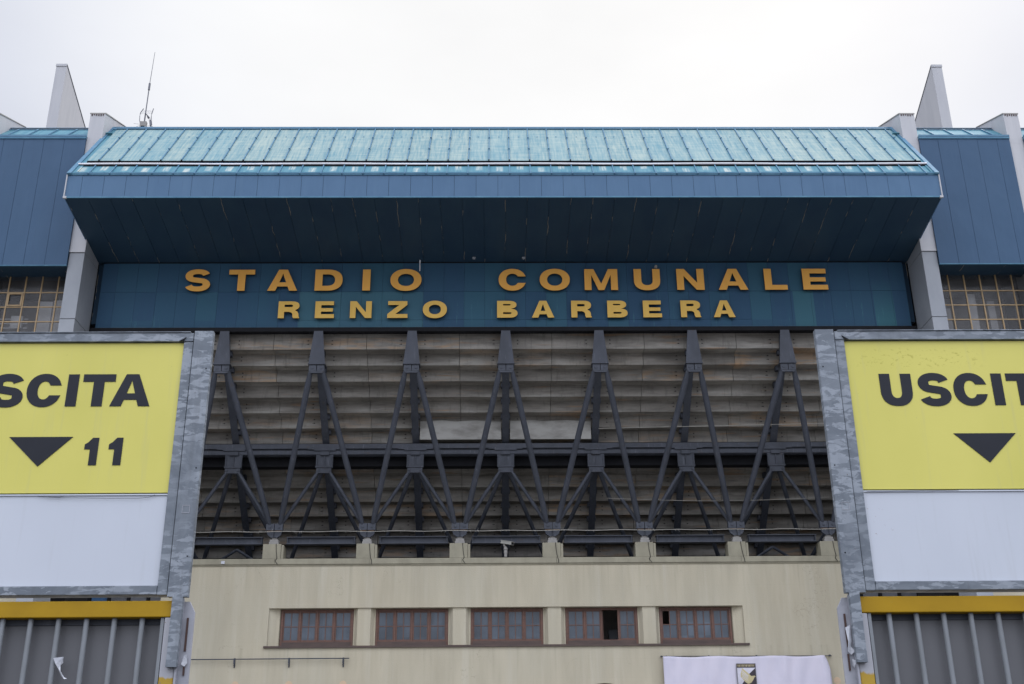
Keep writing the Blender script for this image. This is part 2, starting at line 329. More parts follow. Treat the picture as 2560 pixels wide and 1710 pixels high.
# ------------------------------------------------------------------ mesh helpers
class MB:
    def __init__(s): s.v = []; s.f = []; s.m = []
    def add(s, vs, fs, mi=0):
        o = len(s.v); s.v += [tuple(p) for p in vs]
        for q in fs: s.f.append([i+o for i in q]); s.m.append(mi)
        return s
    def box(s, x0, y0, z0, x1, y1, z1, mi=0):
        if x0 > x1: x0, x1 = x1, x0
        if y0 > y1: y0, y1 = y1, y0
        if z0 > z1: z0, z1 = z1, z0
        return s.add([(x0,y0,z0),(x1,y0,z0),(x1,y1,z0),(x0,y1,z0),(x0,y0,z1),(x1,y0,z1),(x1,y1,z1),(x0,y1,z1)],
              [(0,3,2,1),(4,5,6,7),(0,1,5,4),(1,2,6,5),(2,3,7,6),(3,0,4,7)], mi)
    def prism(s, pts, vec, mi=0):
        """closed outline (3-D points) swept by vec"""
        n = len(pts); v = Vector(vec); P = [Vector(p) for p in pts]
        nrm = Vector((0, 0, 0))
        for i in range(n): nrm += P[i].cross(P[(i+1) % n])
        if nrm.dot(v) > 0: P = P[::-1]
        vs = P + [p+v for p in P]
        fs = [tuple(range(n)), tuple(range(2*n-1, n-1, -1))] + [(i, n+i, n+(i+1) % n, (i+1) % n) for i in range(n)]
        return s.add(vs, fs, mi)
    def xprof(s, pts, x0, x1, mi=0): return s.prism([(x0, y, z) for y, z in pts], (x1-x0, 0, 0), mi)
    def yprof(s, pts, y0, y1, mi=0): return s.prism([(x, y0, z) for x, z in pts], (0, y1-y0, 0), mi)
    def zprof(s, pts, z0, z1, mi=0): return s.prism([(x, y, z0) for x, y in pts], (0, 0, z1-z0), mi)
    def tube(s, p, q, r, r2=None, n=10, mi=0, rmid=None):
        p, q = Vector(p), Vector(q); r2 = r if r2 is None else r2
        d = (q-p).normalized(); a = d.orthogonal().normalized(); b = d.cross(a)
        rings = [(p, r), (q, r2)] if rmid is None else [(p, r), (p.lerp(q, .07), rmid), (p.lerp(q, .93), rmid), (q, r2)]
        vs = [c + (a*math.cos(2*math.pi*i/n) + b*math.sin(2*math.pi*i/n))*rr for c, rr in rings for i in range(n)]
        fs = [(k*n+i, k*n+(i+1) % n, (k+1)*n+(i+1) % n, (k+1)*n+i) for k in range(len(rings)-1) for i in range(n)]
        k = len(rings)-1
        fs += [tuple(range(n-1, -1, -1)), tuple(range(k*n, k*n+n))]
        return s.add(vs, fs, mi)
    def path(s, pts, r, n=6, mi=0):
        for a, b in zip(pts, pts[1:]): s.tube(a, b, r, n=n, mi=mi)
        return s
    def build(s, name, mats, parent=None, origin=None, smooth=False, bevel=0, label=None):
        me = bpy.data.meshes.new(name)
        org = Vector(origin) if origin is not None else (parent.get('_o') and Vector(parent['_o']) if parent else Vector((0, 0, 0)))
        if not org: org = Vector((0, 0, 0))
        me.from_pydata([tuple(Vector(v)-org) for v in s.v], [], s.f)
        for m in (mats if isinstance(mats, (list, tuple)) else [mats]): me.materials.append(M[m])
        for p, mi in zip(me.polygons, s.m): p.material_index = mi; p.use_smooth = smooth
        me.update(); o = bpy.data.objects.new(name, me); C.objects.link(o)
        if parent: o.parent = parent
        elif origin is not None: o.location = origin
        if bevel:
            bm = o.modifiers.new('bevel', 'BEVEL'); bm.width = bevel; bm.segments = 2; bm.limit_method = 'ANGLE'
        if smooth:
            try: me.set_sharp_from_angle(angle=R(40))
            except Exception: pass
        if label: o['label'] = label
        return o
ORG = {}
def empty(name, loc, label, cat, group=None):
    o = bpy.data.objects.new(name, None); C.objects.link(o); o.location = loc; o.empty_display_size = .3
    ORG[o.name] = Vector(loc); tag(o, label, cat, group); return o
def tag(o, label=None, cat=None, group=None, kind=None):
    for k, v in (('label', label), ('category', cat), ('group', group), ('kind', kind)):
        if v: o[k] = v
    return o
def part(mb, name, mats, root, **k):
    return mb.build(name, mats, root, origin=None if root is None else ORG.get(root.name, Vector((0, 0, 0))) , **k) if False else _part(mb, name, mats, root, k)
def _part(mb, name, mats, root, k):
    # find the top-level root's origin so that vertices given in world space land where they should
    top = root
    while top.parent: top = top.parent
    org = ORG.get(top.name, Vector((0, 0, 0)))
    me_o = mb.build(name, mats, None, **k)
    for v in me_o.data.vertices: v.co = v.co - org
    me_o.parent = root
    return me_o

# ------------------------------------------------------------------ the ground
XC = 0.38; PT = 3.29
g = MB(); g.box(-900, -900, -.3, 900, 900, 0); tag(g.build('ground', 'asphalt'), kind='structure')
g = MB(); g.box(-60, 6.0, -.1, 60, 60, .06); tag(g.build('pavement', 'paving'), kind='structure')  # unseen paving, widened and paled to bounce light onto the undersides

# ------------------------------------------------------------------ the stadium
B = empty('stadium_building', (XC, 40, 0), 'large stadium front with blue canopy, concrete piers, dark steel struts and cream wall', 'stadium')
WT = 9.48                              # underside of coping
WX0, WX1 = XC-12.0, XC+12.0
AX, AZ, AR = 3.69, 4.0, 1.40           # arched doorway
RX0, RX1, RZ0, RZ1 = -7.84, 8.60, 6.69, 7.97   # recessed band of windows

def arch(y, cx, r_, z0, zc, n=20):
    return [(cx-r_, z0)] + [(cx+r_*math.cos(math.pi-i*math.pi/n), zc+r_*math.sin(math.pi-i*math.pi/n)) for i in range(n+1)] + [(cx+r_, z0)]
w = MB()
T = .45
w.box(WX0, 40, .12, RX0, 40+T, WT); w.box(RX1, 40, .12, WX1, 40+T, WT)
w.box(RX0, 40, RZ1, RX1, 40+T, WT)
# below the windows, with the arch cut out
A = arch(40, AX, AR, .12, AZ)
w.box(RX0, 40, .12, AX-AR, 40+T, RZ0)
w.box(AX+AR, 40, .12, RX1, 40+T, RZ0)
up = A[1:-1]
for (xa, za), (xb, zb) in zip(up, up[1:]):
    w.yprof([(xa, za), (xb, zb), (xb, RZ0), (xa, RZ0)], 40, 40+T)
# jambs and pilasters between the windows (splayed)
WC = [-6.20, -2.91, .39, 3.69, 6.97]; WW = 1.255
def ztrap(x0, x1, x2, x3, y0=40.06): w.zprof([(x0, 40.40), (x1, y0), (x2, y0), (x3, 40.40)], RZ0, RZ1)
for a, b in zip(WC, WC[1:]):
    m_ = (a+b)/2
    w.zprof([(a+WW, 40.40), (a+WW+.01, 40.27), (a+WW+.045, 40.265), (m_-.225, 40.06), (m_+.225, 40.06), (b-WW-.045, 40.265), (b-WW-.01, 40.27), (b-WW, 40.40)], RZ0, RZ1)
w.zprof([(RX0+.002, 40.40), (RX0+.002, 40.08), (RX0+.26, 40.2), (WC[0]-WW-.04, 40.22), (WC[0]-WW, 40.40)], RZ0, RZ1)
w.zprof([(RX1-.002, 40.40), (RX1-.002, 40.08), (RX1-.26, 40.2), (WC[-1]+WW+.04, 40.22), (WC[-1]+WW, 40.40)], RZ0, RZ1)
wall = part(w, 'wall', 'plaster', B)
d = MB(); d.box(AX-AR-.1, 40.3, .12, AX+AR+.1, 40.4, AZ+AR+.1); d.box(AX-.03, 40.27, .12, AX+.03, 40.3, AZ+AR); d.box(AX-AR, 40.27, AZ-.05, AX+AR, 40.3, AZ+.05)
part(d, 'arched_door', 'wood_dark', B)
# sill
s = MB(); s.box(-7.94, 39.93, 6.62, 8.73, 40.15, 6.685); s.box(-7.92, 40.14, 6.60, 8.71, 40.36, 6.70)
part(s, 'window_sill', 'wood_dark', wall)
# coping with shallow blocks under the bearings
NX = [XC + PT*(k+.5) for k in range(-4, 4)]
APX = [XC + PT*k for k in range(-4, 5)]
c = MB()
xs = [WX0] + [x+.12+random.uniform(-.05, .05) for x in NX] + [WX1]
for a, b in zip(xs, xs[1:]): c.box(a+.004, 39.93, WT+.002, b-.004, 40.50, 9.675)
c.box(WX0+.01, 39.97, WT-.05, WX1-.01, 40.2, WT+.001)
part(c, 'coping', 'plaster_dark', wall)
for x in NX:
    c = MB(); c.box(x-.36, 39.94, 9.676, x+.28, 40.5, 10.20); c.box(x+.286, 39.96, 9.676, x+.37, 40.5, 10.17)
    part(c, 'concrete_block', 'plaster_dark', B, bevel=.012)
    c = MB(); c.box(x-.17, 39.98, 10.201, x+.17, 40.35, 10.29, 1); c.box(x-.15, 40.0, 10.29, x+.15, 40.33, 10.37); c.box(x-.10, 40.03, 10.37, x+.10, 40.3, 10.44)
    part(c, 'bearing', ['bearing', 'bearing'], B, bevel=.008)

# windows
def window(cx, opened=None, missing=None):
    z0, z1 = 6.70, 7.955; x0, x1 = cx-WW, cx+WW; y = 40.30
    fr = MB(); t = .075
    fr.box(x0, y-.03, z1-.07, x1, y+.09, z1); fr.box(x0, y-.03, z0, x0+t, y+.09, z1-.07); fr.box(x1-t, y-.03, z0, x1, y+.09, z1-.07)
    fr.box(x0+t, y-.05, z0, x1-t, y+.09, z0+.145, 1); fr.box(x0+t, y-.035, z0+.146, x1-t, y+.09, z0+.17)
    lw = (2*WW-2*t)/4
    for i in (1, 2, 3):
        xx = x0+t+lw*i
        fr.box(xx-.028, y-.02, z0+.17, xx+(.012 if opened == i else .028), y+.08, z1-.07)
    F = part(fr, 'window_frame', ['wood', 'wood_dark'], B)
    for i in range(4):
        a = x0+t+lw*i+(.028 if i else 0); b = x0+t+lw*(i+1)-(.028 if i < 3 else 0)
        za, zb = z0+.17, z1-.07
        if opened == i:
            # leaf swung inwards
            lf = MB(); lf.box(a+.004, y+.1, za, a+.035, y+.6, zb); part(lf, 'casement', 'wood', F); continue
        lf = MB(); st = .042
        lf.box(a+.004, y+.005, za, b-.004, y+.045, za+st+.01); lf.box(a+.004, y+.005, zb-st, b-.004, y+.045, zb)
        lf.box(a+.004, y+.005, za+st+.01, a+st, y+.045, zb-st); lf.box(b-st, y+.005, za+st+.01, b-.004, y+.045, zb-st)
        mx_ = (a+b)/2; mz = (za+zb)/2
        lf.box(mx_-.013, y+.01, za+st+.01, mx_+.013, y+.04, zb-st); lf.box(a+st, y+.008, mz-.013, mx_-.013, y+.04, mz+.013); lf.box(mx_+.013, y+.008, mz-.013, b-st, y+.04, mz+.013)
        part(lf, 'casement', 'wood', F)
        gl = MB()
        for q, (pa, pb, qa, qb) in enumerate(((a+st, mx_-.013, mz+.013, zb-st), (mx_+.013, b-st, mz+.013, zb-st), (a+st, mx_-.013, za+st+.01, mz-.013), (mx_+.013, b-st, za+st+.01, mz-.013))):
            if missing == (i, q): continue
            tl = random.uniform(-.009, .009)
            gl.add([(pa-.003, y+.026+tl, qa-.003), (pb+.003, y+.026-tl, qa-.003), (pb+.003, y+.026, qb+.003), (pa-.003, y+.026+tl*.5, qb+.003)], [(0, 1, 2, 3)])
        part(gl, 'pane', 'pane', F)
for x in NX:
    q = MB(); w_ = [(x+.10, 39.925, 10.2), (x+.12, 39.925, 9.95), (x+.16, 39.92, 9.68), (x+.15+.05*math.sin(x), 39.92, 9.60), (x+.2, 39.92, 9.47)]
    q.path(w_, .009, 5); part(q, 'wire', 'steel_dark', B)
for i, cx in enumerate(WC): window(cx, 2 if i == 3 else None, (0, 0) if i == 4 else None)
rm = MB()
rm.box(RX0-.5, 42.6, 6.0, RX1+.5, 42.7, 8.6); rm.box(RX0-.5, 40.46, 5.9, RX1+.5, 42.6, 6.0); rm.box(RX0-.5, 40.46, 8.5, RX1+.5, 42.6, 8.6)
rm.box(RX0-.6, 40.46, 5.9, RX0-.5, 42.6, 8.6); rm.box(RX1+.5, 40.46, 5.9, RX1+.6, 42.6, 8.6)
part(rm, 'room_interior', 'room', B)
bl = MB(); bl.box(4.1, 42.0, 6.1, 4.9, 42.5, 7.45); part(bl, 'cupboard', 'pier', B)

# ---------------- stand underside
RZ, TY = .432, .475; SL = RZ/TY
st = MB()
steps = 21; Y0, Z0 = 37.42, 17.02
cols = [XC-14.7] + [XC+PT*(k+.5) for k in range(-4, 4)] + [XC+14.7]
for a, b in zip(cols, cols[1:]):
    fr_, bk = [], []
    y, z = Y0, Z0
    fr_.append((y, z+.35))
    for k in range(steps):
        jy = 0
        fr_.append((y, z-RZ)); fr_.append((y+TY, z-RZ)); y += TY; z -= RZ
    fr_.append((y, z-.4))
    bk = [(yy+.22, zz+.14) for yy, zz in fr_][::-1]
    st.xprof(fr_+bk, a+.008, b-.008)
# anchor bolts and plates beside each beam
for x in APX:
    y, z = Y0, Z0
    for k in range(steps-6):
        for sx_ in (-1, 1):
            for dz in (-.10, -.24):
                bx = x+sx_*(.42+.02*math.sin(k*1.7))
                st.box(bx-.010, y-.015, z+dz-.02, bx+.010, y+.002, z+dz+.02, 1)
                st.box(bx-.04+.02*sx_, y-.006, z+dz-.012, bx+.04, y+.003, z+dz+.0, 1)
        y += TY; z -= RZ
part(st, 'stand_underside', ['slab', 'steel_dark'], B)
inf = MB()
for a, b in ((APX[3], APX[4]), (APX[4], APX[5])):
    inf.prism([(a+.16, 39.72, 13.96), (b-.16, 39.72, 13.96), (b-.16, 39.70, 14.62), (b-1.1, 39.70, 14.68), (b-1.9, 39.70, 14.64), (a+1.0, 39.70, 14.69), (a+.16, 39.70, 14.65)], (0, .03, 0))
part(inf, 'infill_sheet', 'infill', B)
rb = MB()
for x in APX:
    # raking beam, bottom flange + web
    def rk(y, dz): return (y, Z0-(y-Y0)*SL-RZ+dz)
    ya, yb = 37.45, 46.2
    rb.xprof([rk(ya, -.30), rk(yb, -.30), rk(yb, -.26), rk(ya, -.26)], x-.125, x+.125)
    rb.xprof([rk(ya, -.26), rk(yb, -.26), rk(yb, .12), rk(ya, .12)], x-.05, x+.05)
    y, z = Y0, Z0
    for k in range(17):
        rb.box(x+.05, y+.10, z-.62, x+.17, y+.30, z-RZ-.01); rb.box(x-.17, y+.10, z-.62, x-.05, y+.30, z-RZ-.01)
        y += TY; z -= RZ
part(rb, 'raking_beams', 'steel', B)
# long horizontal girders
gd = MB(); xa, xb = XC-14.7, XC+14.7
gd.box(xa, 39.90, 13.70, xb, 40.2, 13.80); gd.box(xa, 39.86, 13.675, xb, 39.899, 13.85)
gd.box(xa, 39.95, 13.56, xb, 40.0, 13.70); gd.box(xa, 39.88, 13.46, xb, 39.95, 13.60); gd.box(xa, 39.951, 13.44, xb, 40.15, 13.50)
for x in APX: gd.box(x-.40, 39.83, 13.59, x+.40, 39.859, 13.70); gd.box(x-.16, 39.82, 13.42, x+.16, 39.879, 13.56); gd.box(x-.62, 39.84, 13.64, x+.62, 39.858, 13.69)
part(gd, 'girder', 'steel', B, label='horizontal dark steel girder halfway up the struts')
gd = MB(); gd.box(xa, 40.35, 13.14, xb, 40.75, 13.80)
for k in range(120): gd.box(xa+.12+k*.245, 40.32, 13.40, xa+.24+k*.245, 40.349, 13.50)
part(gd, 'slab_edge', 'steel_dark', B)
for a, b in zip([XC-14.8]+NX, NX+[XC+14.8]):
    gd = MB(); a += .42; b -= .42
    gd.box(a, 40.06, 10.455, b, 40.32, 10.48); gd.box(a, 40.06, 10.22, b, 40.32, 10.245); gd.box(a, 40.18, 10.245, b, 40.20, 10.455)
    gd.box(a+.03, 40.08, 10.245, a+.05, 40.18, 10.455); gd.box(b-.05, 40.08, 10.245, b-.03, 40.18, 10.455)
    part(gd, 'tie_beam', 'steel', B)
# strut frames, one per bay: tapered head plate > long struts ; middle plate > short struts ; rear struts
def frame_parts(x):
    h = MB()
    h.yprof([(x-.155, 17.09), (x+.155, 17.09), (x+.285, 15.87), (x-.285, 15.87)], 36.92, 36.96)
    h.yprof([(x-.11, 17.05), (x+.11, 17.05), (x+.20, 15.87), (x-.20, 15.87)], 36.96, 37.35)
    h.box(x-.30, 36.90, 15.835, x+.30, 37.36, 15.869)
    h.box(x-.265, 36.95, 15.60, x-.012, 37.05, 15.834); h.box(x+.012, 36.95, 15.60, x+.265, 37.05, 15.834)
    h.yprof([(x-.265, 15.60), (x+.265, 15.60), (x+.20, 15.53), (x-.20, 15.53)], 36.96, 37.06)
    for sx_ in (-.16, .16): h.tube((x+sx_, 36.93, 15.71), (x+sx_, 36.96, 15.71), .045, n=8)
    H_ = part(h, 'head_plate', 'steel', B)
    for sx_ in (-1, 1):
        q = MB(); q.tube((x+sx_*.21, 37.02, 15.62), (x+sx_*(PT/2-.19), 39.94, 10.92), .07, .07, 12, rmid=.105)
        part(q, 'strut', 'steel', H_, smooth=True)
    m_ = MB()
    m_.box(x-.31, 39.90, 13.00, x+.31, 39.93, 13.455)
    for sx_ in (-.29, .26, -.015): m_.box(x+sx_, 39.86, 13.00, x+sx_+.03, 39.899, 13.41)
    m_.box(x-.27, 39.83, 12.75, x+.27, 39.93, 12.94); m_.box(x-.31, 39.80, 12.945, x+.31, 39.96, 12.995)
    for sx_ in (-.2, .2): m_.tube((x+sx_, 39.80, 12.85), (x+sx_, 39.84, 12.85), .04, n=8)
    Mi = part(m_, 'middle_plate', 'steel', B)
    for sx_ in (-1, 1):
        q = MB(); q.tube((x+sx_*.22, 39.88, 12.78), (x+sx_*(PT/2-.16), 40.06, 10.86), .05, .05, 10, rmid=.068)
        part(q, 'strut', 'steel', Mi, smooth=True)
        q = MB(); q.tube((x+sx_*.12, 40.10, 12.85), (x+sx_*1.70, 43.3, 9.9), .08, n=8)
        part(q, 'strut', 'steel', Mi, smooth=True)
for x in APX: frame_parts(x)
for x in NX:
    q = MB()
    q.box(x-.29, 39.90, 10.680, x-.01, 40.10, 10.920); q.box(x+.01, 39.90, 10.680, x+.29, 40.10, 10.920)
    for sx_ in (-.16, .16): q.tube((x+sx_, 39.87, 10.800), (x+sx_, 39.90, 10.800), .045, n=8)
    q.box(x-.25, 39.93, 10.650, x-.03, 40.10, 10.680, 1); q.box(x+.03, 39.93, 10.650, x+.25, 40.10, 10.680, 1)
    q.yprof([(x-.27, 10.645), (x-.03, 10.645), (x-.03, 10.450), (x-.09, 10.420), (x-.23, 10.520)], 39.96, 40.08)
    q.yprof([(x+.27, 10.645), (x+.03, 10.645), (x+.03, 10.450), (x+.09, 10.420), (x+.23, 10.520)], 39.96, 40.08)
    q.box(x-.03, 40.0, 10.440, x+.03, 40.25, 10.680)
    part(q, 'foot_plate', ['steel', 'rust'], B)
# lower truss behind the openings, then an added dark floor and walls keeping light out
q = MB()
for x in (APX[1], APX[7]):
    for sx_ in (-1, 1): q.tube((x, 41.6, 10.35), (x+sx_*PT/2, 41.9, 9.35), .055, n=8)
q.box(xa, 41.9, 9.2, xb, 42.1, 9.35)
part(q, 'rear_truss', 'steel', B)
q = MB(); q.box(xa, 40.5, 9.0, xb, 47.5, 9.15); q.box(xa-.1, 37.95, 9.0, xa, 47.5, 17.4); q.box(xb, 37.95, 9.0, xb+.1, 47.5, 17.4)
q.box(xa, 47.0, 7, xb, 47.1, 9.2)
part(q, 'gallery_closing_shell', 'dark', B)  # unseen near-black floor and walls, added to keep the gallery dark
# drip edge and hanging spikes under the board
q = MB(); q.box(XC-14.62, 37.02, 17.17, XC+14.62, 37.45, 17.27); q.box(XC-14.62, 36.98, 17.10, XC+14.62, 37.06, 17.168)
for k in range(170):
    x = XC-14.4+28.8*random.random(); h = random.uniform(.03, .16)
    q.tube((x, 37.0, 17.11), (x+random.uniform(-.05, .05), 37.0, 17.10-h), .006, .003, 4)
part(q, 'drip_edge', 'steel_dark', B)

# ---------------- canopy
CX0, CX1 = -14.43, 15.18
FY = 33.6
body = MB()
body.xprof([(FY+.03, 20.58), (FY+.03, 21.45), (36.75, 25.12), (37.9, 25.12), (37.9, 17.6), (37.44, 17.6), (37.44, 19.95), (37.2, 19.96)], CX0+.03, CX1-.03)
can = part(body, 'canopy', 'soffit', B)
# soffit boards
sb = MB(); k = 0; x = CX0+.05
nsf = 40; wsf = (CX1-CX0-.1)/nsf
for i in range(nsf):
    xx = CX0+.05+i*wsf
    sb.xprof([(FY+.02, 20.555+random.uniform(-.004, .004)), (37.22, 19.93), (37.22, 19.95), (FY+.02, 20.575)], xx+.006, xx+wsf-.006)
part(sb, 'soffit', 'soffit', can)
fa = MB()
xs = [CX0] + [-13.17+.738*i for i in range(-1, 38)]; xs = [v for v in xs if v < CX1-.2] + [CX1]
for a, b in zip(xs, xs[1:]): fa.box(a+.005, FY+random.uniform(0, .004), 20.60, b-.005, FY+.03, 21.42)
fa.box(CX0-.01, FY-.025, 20.55, CX1+.01, FY+.02, 20.597, 1); fa.box(CX0-.01, FY-.03, 21.425, CX1+.01, FY+.02, 21.53, 2)
fa.box(CX0, FY-.035, 21.455, CX1, FY-.03, 21.465, 3)
# end sheets with their own corner trims
for xe, sg in ((CX0, 1), (CX1, -1)):
    fa.xprof([(FY+.02, 20.56), (FY+.02, 21.43), (36.78, 25.2), (37.5, 25.2), (37.5, 19.93), (37.2, 19.93)], xe, xe+sg*.03)
    fa.box(xe-sg*.015, FY-.04, 20.55, xe+sg*.02, FY+.03, 21.53, 4); fa.box(xe-sg*.02, FY-.05, 20.53, xe+sg*.09, FY+.03, 20.60, 4)
part(fa, 'fascia', ['fascia', 'flash', 'flash', 'steel_dark', 'clad_white'], can)
m_ = (25.28-21.43)/3.2
def sl_(y, off=0.): return (y - off*.77, 21.43+m_*(y-FY)+off*.64)
def slab_on(mb, x0, x1, ya, yb, o0, o1, mi=0): mb.xprof([sl_(ya, o0), sl_(yb, o0), sl_(yb, o1), sl_(ya, o1)], x0, x1, mi)
lo = MB(); seams = [-13.72+.712*i for i in range(0, 41)]; seams = [s_ for s_ in seams if s_ < CX1-.25]
ed = [CX0+.3] + seams + [CX1-.22]
for a, b in zip(ed, ed[1:]): slab_on(lo, a, b, FY+.0, 34.12, .0, .03)
for s_ in seams: slab_on(lo, s_-.016, s_+.016, FY-.01, 34.14, .031, .075, 1); slab_on(lo, s_-.02, s_+.02, FY-.015, FY+.02, .02, .08, 2)
part(lo, 'roof_sheet', ['roof_low', 'flash', 'rib'], can)
hi = MB()
for a, b in zip(ed, ed[1:]): slab_on(hi, a, b, 34.38, 36.62, .06, .09)
for s_ in seams:
    slab_on(hi, s_-.017, s_+.017, 34.36, 36.63, .091, .135, 1); slab_on(hi, s_-.02, s_+.02, 34.35, 34.38, .06, .137, 2)
    for yy in (35.1, 35.9): slab_on(hi, s_-.032, s_+.032, yy, yy+.03, .09, .16, 1)
for a, b in zip(ed[1:], ed[2:]):
    xm = (a+b)/2+random.uniform(-.05, .05); slab_on(hi, xm-.025, xm+.025, 36.05, 36.09, .09, .10, 1)
slab_on(hi, CX0+.30, CX1-.22, 34.355, 34.378, .0, .085, 2)  # near-black strip painted in as the shadow line under the upper sheets
part(hi, 'roof_sheet', ['roof', 'flash', 'steel_dark'], can)
ch = MB(); slab_on(ch, CX0+.05, CX1-.05, 34.12, 34.352, -.05, .03)
part(ch, 'gutter_slot', 'rib', can)
pp = MB(); pts = []
for i in range(31):
    x = CX0+.10+(CX1-CX0-.22)*i/30; yz = sl_(34.165, .085); pts.append((x, yz[0], yz[1]+.012*math.sin(i*.9)))
pp.path(pts, .038, 8); part(pp, 'gutter_pipe', 'pipe', can, smooth=True)
pb = MB(); slab_on(pb, CX0+.1, CX1-.1, 34.11, 34.15, .03, .07); part(pb, 'gutter_shadow_strip', 'steel_dark', can)  # near-black strip drawn as the shadow line below the pipe
rc = MB()
xs = [CX0+.02] + [CX0+.75+2.0*i for i in range(0, 15)]; xs = [v for v in xs if v < CX1-.4]+[CX1-.02]
for a, b in zip(xs, xs[1:]): slab_on(rc, a+.004, b-.004, 36.66, 36.80, .05, .09)
slab_on(rc, CX0+.30, CX1-.22, 36.62, 36.655, .02, .145, 1); slab_on(rc, CX0, CX1, 36.80, 36.84, .0, .10, 1)
part(rc, 'ridge_cap', ['flash', 'rib'], can)
for xe, sg in ((CX0, 1), (CX1, -1)):
    fl = MB()
    slab_on(fl, xe, xe+sg*.145, FY-.02, 36.80, .03, .10); slab_on(fl, xe+sg*.147, xe+sg*(.297 if sg > 0 else .217), FY, 36.8, .0, .06, 1)
    slab_on(fl, xe-sg*.02, xe+sg*.30, 36.25, 36.29, .04, .16, 1)
    part(fl, 'end_flashing', ['flash', 'roof_low'], can)

# ---------------- piers and side bays
PI0, PI1 = 14.76, 15.29; PP = 3.90; PD = 37.30
def pier(xi, xo, full):
    a, b = sorted((xi, xo))
    p = MB()
    for z0, z1 in ((.12, 14.70), (14.72, 17.13), (17.15, 19.66), (19.68, 24.1)): p.box(a, 35.9, z0, b, PD, z1)
    p.box(a+.03, PD-.02, .12, b-.03, 38.6, 24.1, 1)  # near-black filler, its colour standing in for shade in the recess behind
    P_ = part(p, 'pier', ['pier', 'steel_dark'], B, bevel=.012)
    t_ = MB()
    t_.xprof([(35.88, 24.11), (35.88, 25.39), (38.05, 26.19), (40.5, 26.19), (40.5, 24.11)], a-.01, b+.01); t_.box(a-.01, 35.88, 19.69, b+.01, 35.897, 24.108)
    t_.box(a-.01, 35.865, 19.67, b+.01, 35.879, 19.76)
    t_.xprof([(35.87, 25.37), (35.87, 25.42), (38.05, 26.225), (40.6, 26.225), (40.6, 26.195), (38.05, 26.195)], a-.03, b+.03, 1)
    for i in range(6): t_.box(a+.04+i*.082, 35.86, 25.30+random.uniform(-.02, .02), a+.075+i*.082, 35.877, 25.36, 2)
    part(t_, 'pier_cladding', ['clad_white', 'bearing', 'rustslot'], P_)
for sg in (-1, 1):
    for i in range(3): pier(XC+sg*(PI0+PP*i), XC+sg*(PI1+PP*i), True)
    # tall fin over the roof
    xi = XC+sg*22.03; xo = XC+sg*22.55
    p = MB(); a, b = sorted((xi, xo))
    p.xprof([(48.27, 26), (48.27, 36.50), (70.0, 26.43), (70, 26)], a, b)
    p.box(a-.02, 48.24, 36.42, b+.02, 48.265, 36.56, 0)
    p.xprof([(48.27, 36.505), (70.0, 26.435), (70.02, 26.49), (48.29, 36.56)], a-.02, b+.02, 1)
    part(p, 'roof_fin', ['clad_white', 'steel'], B)
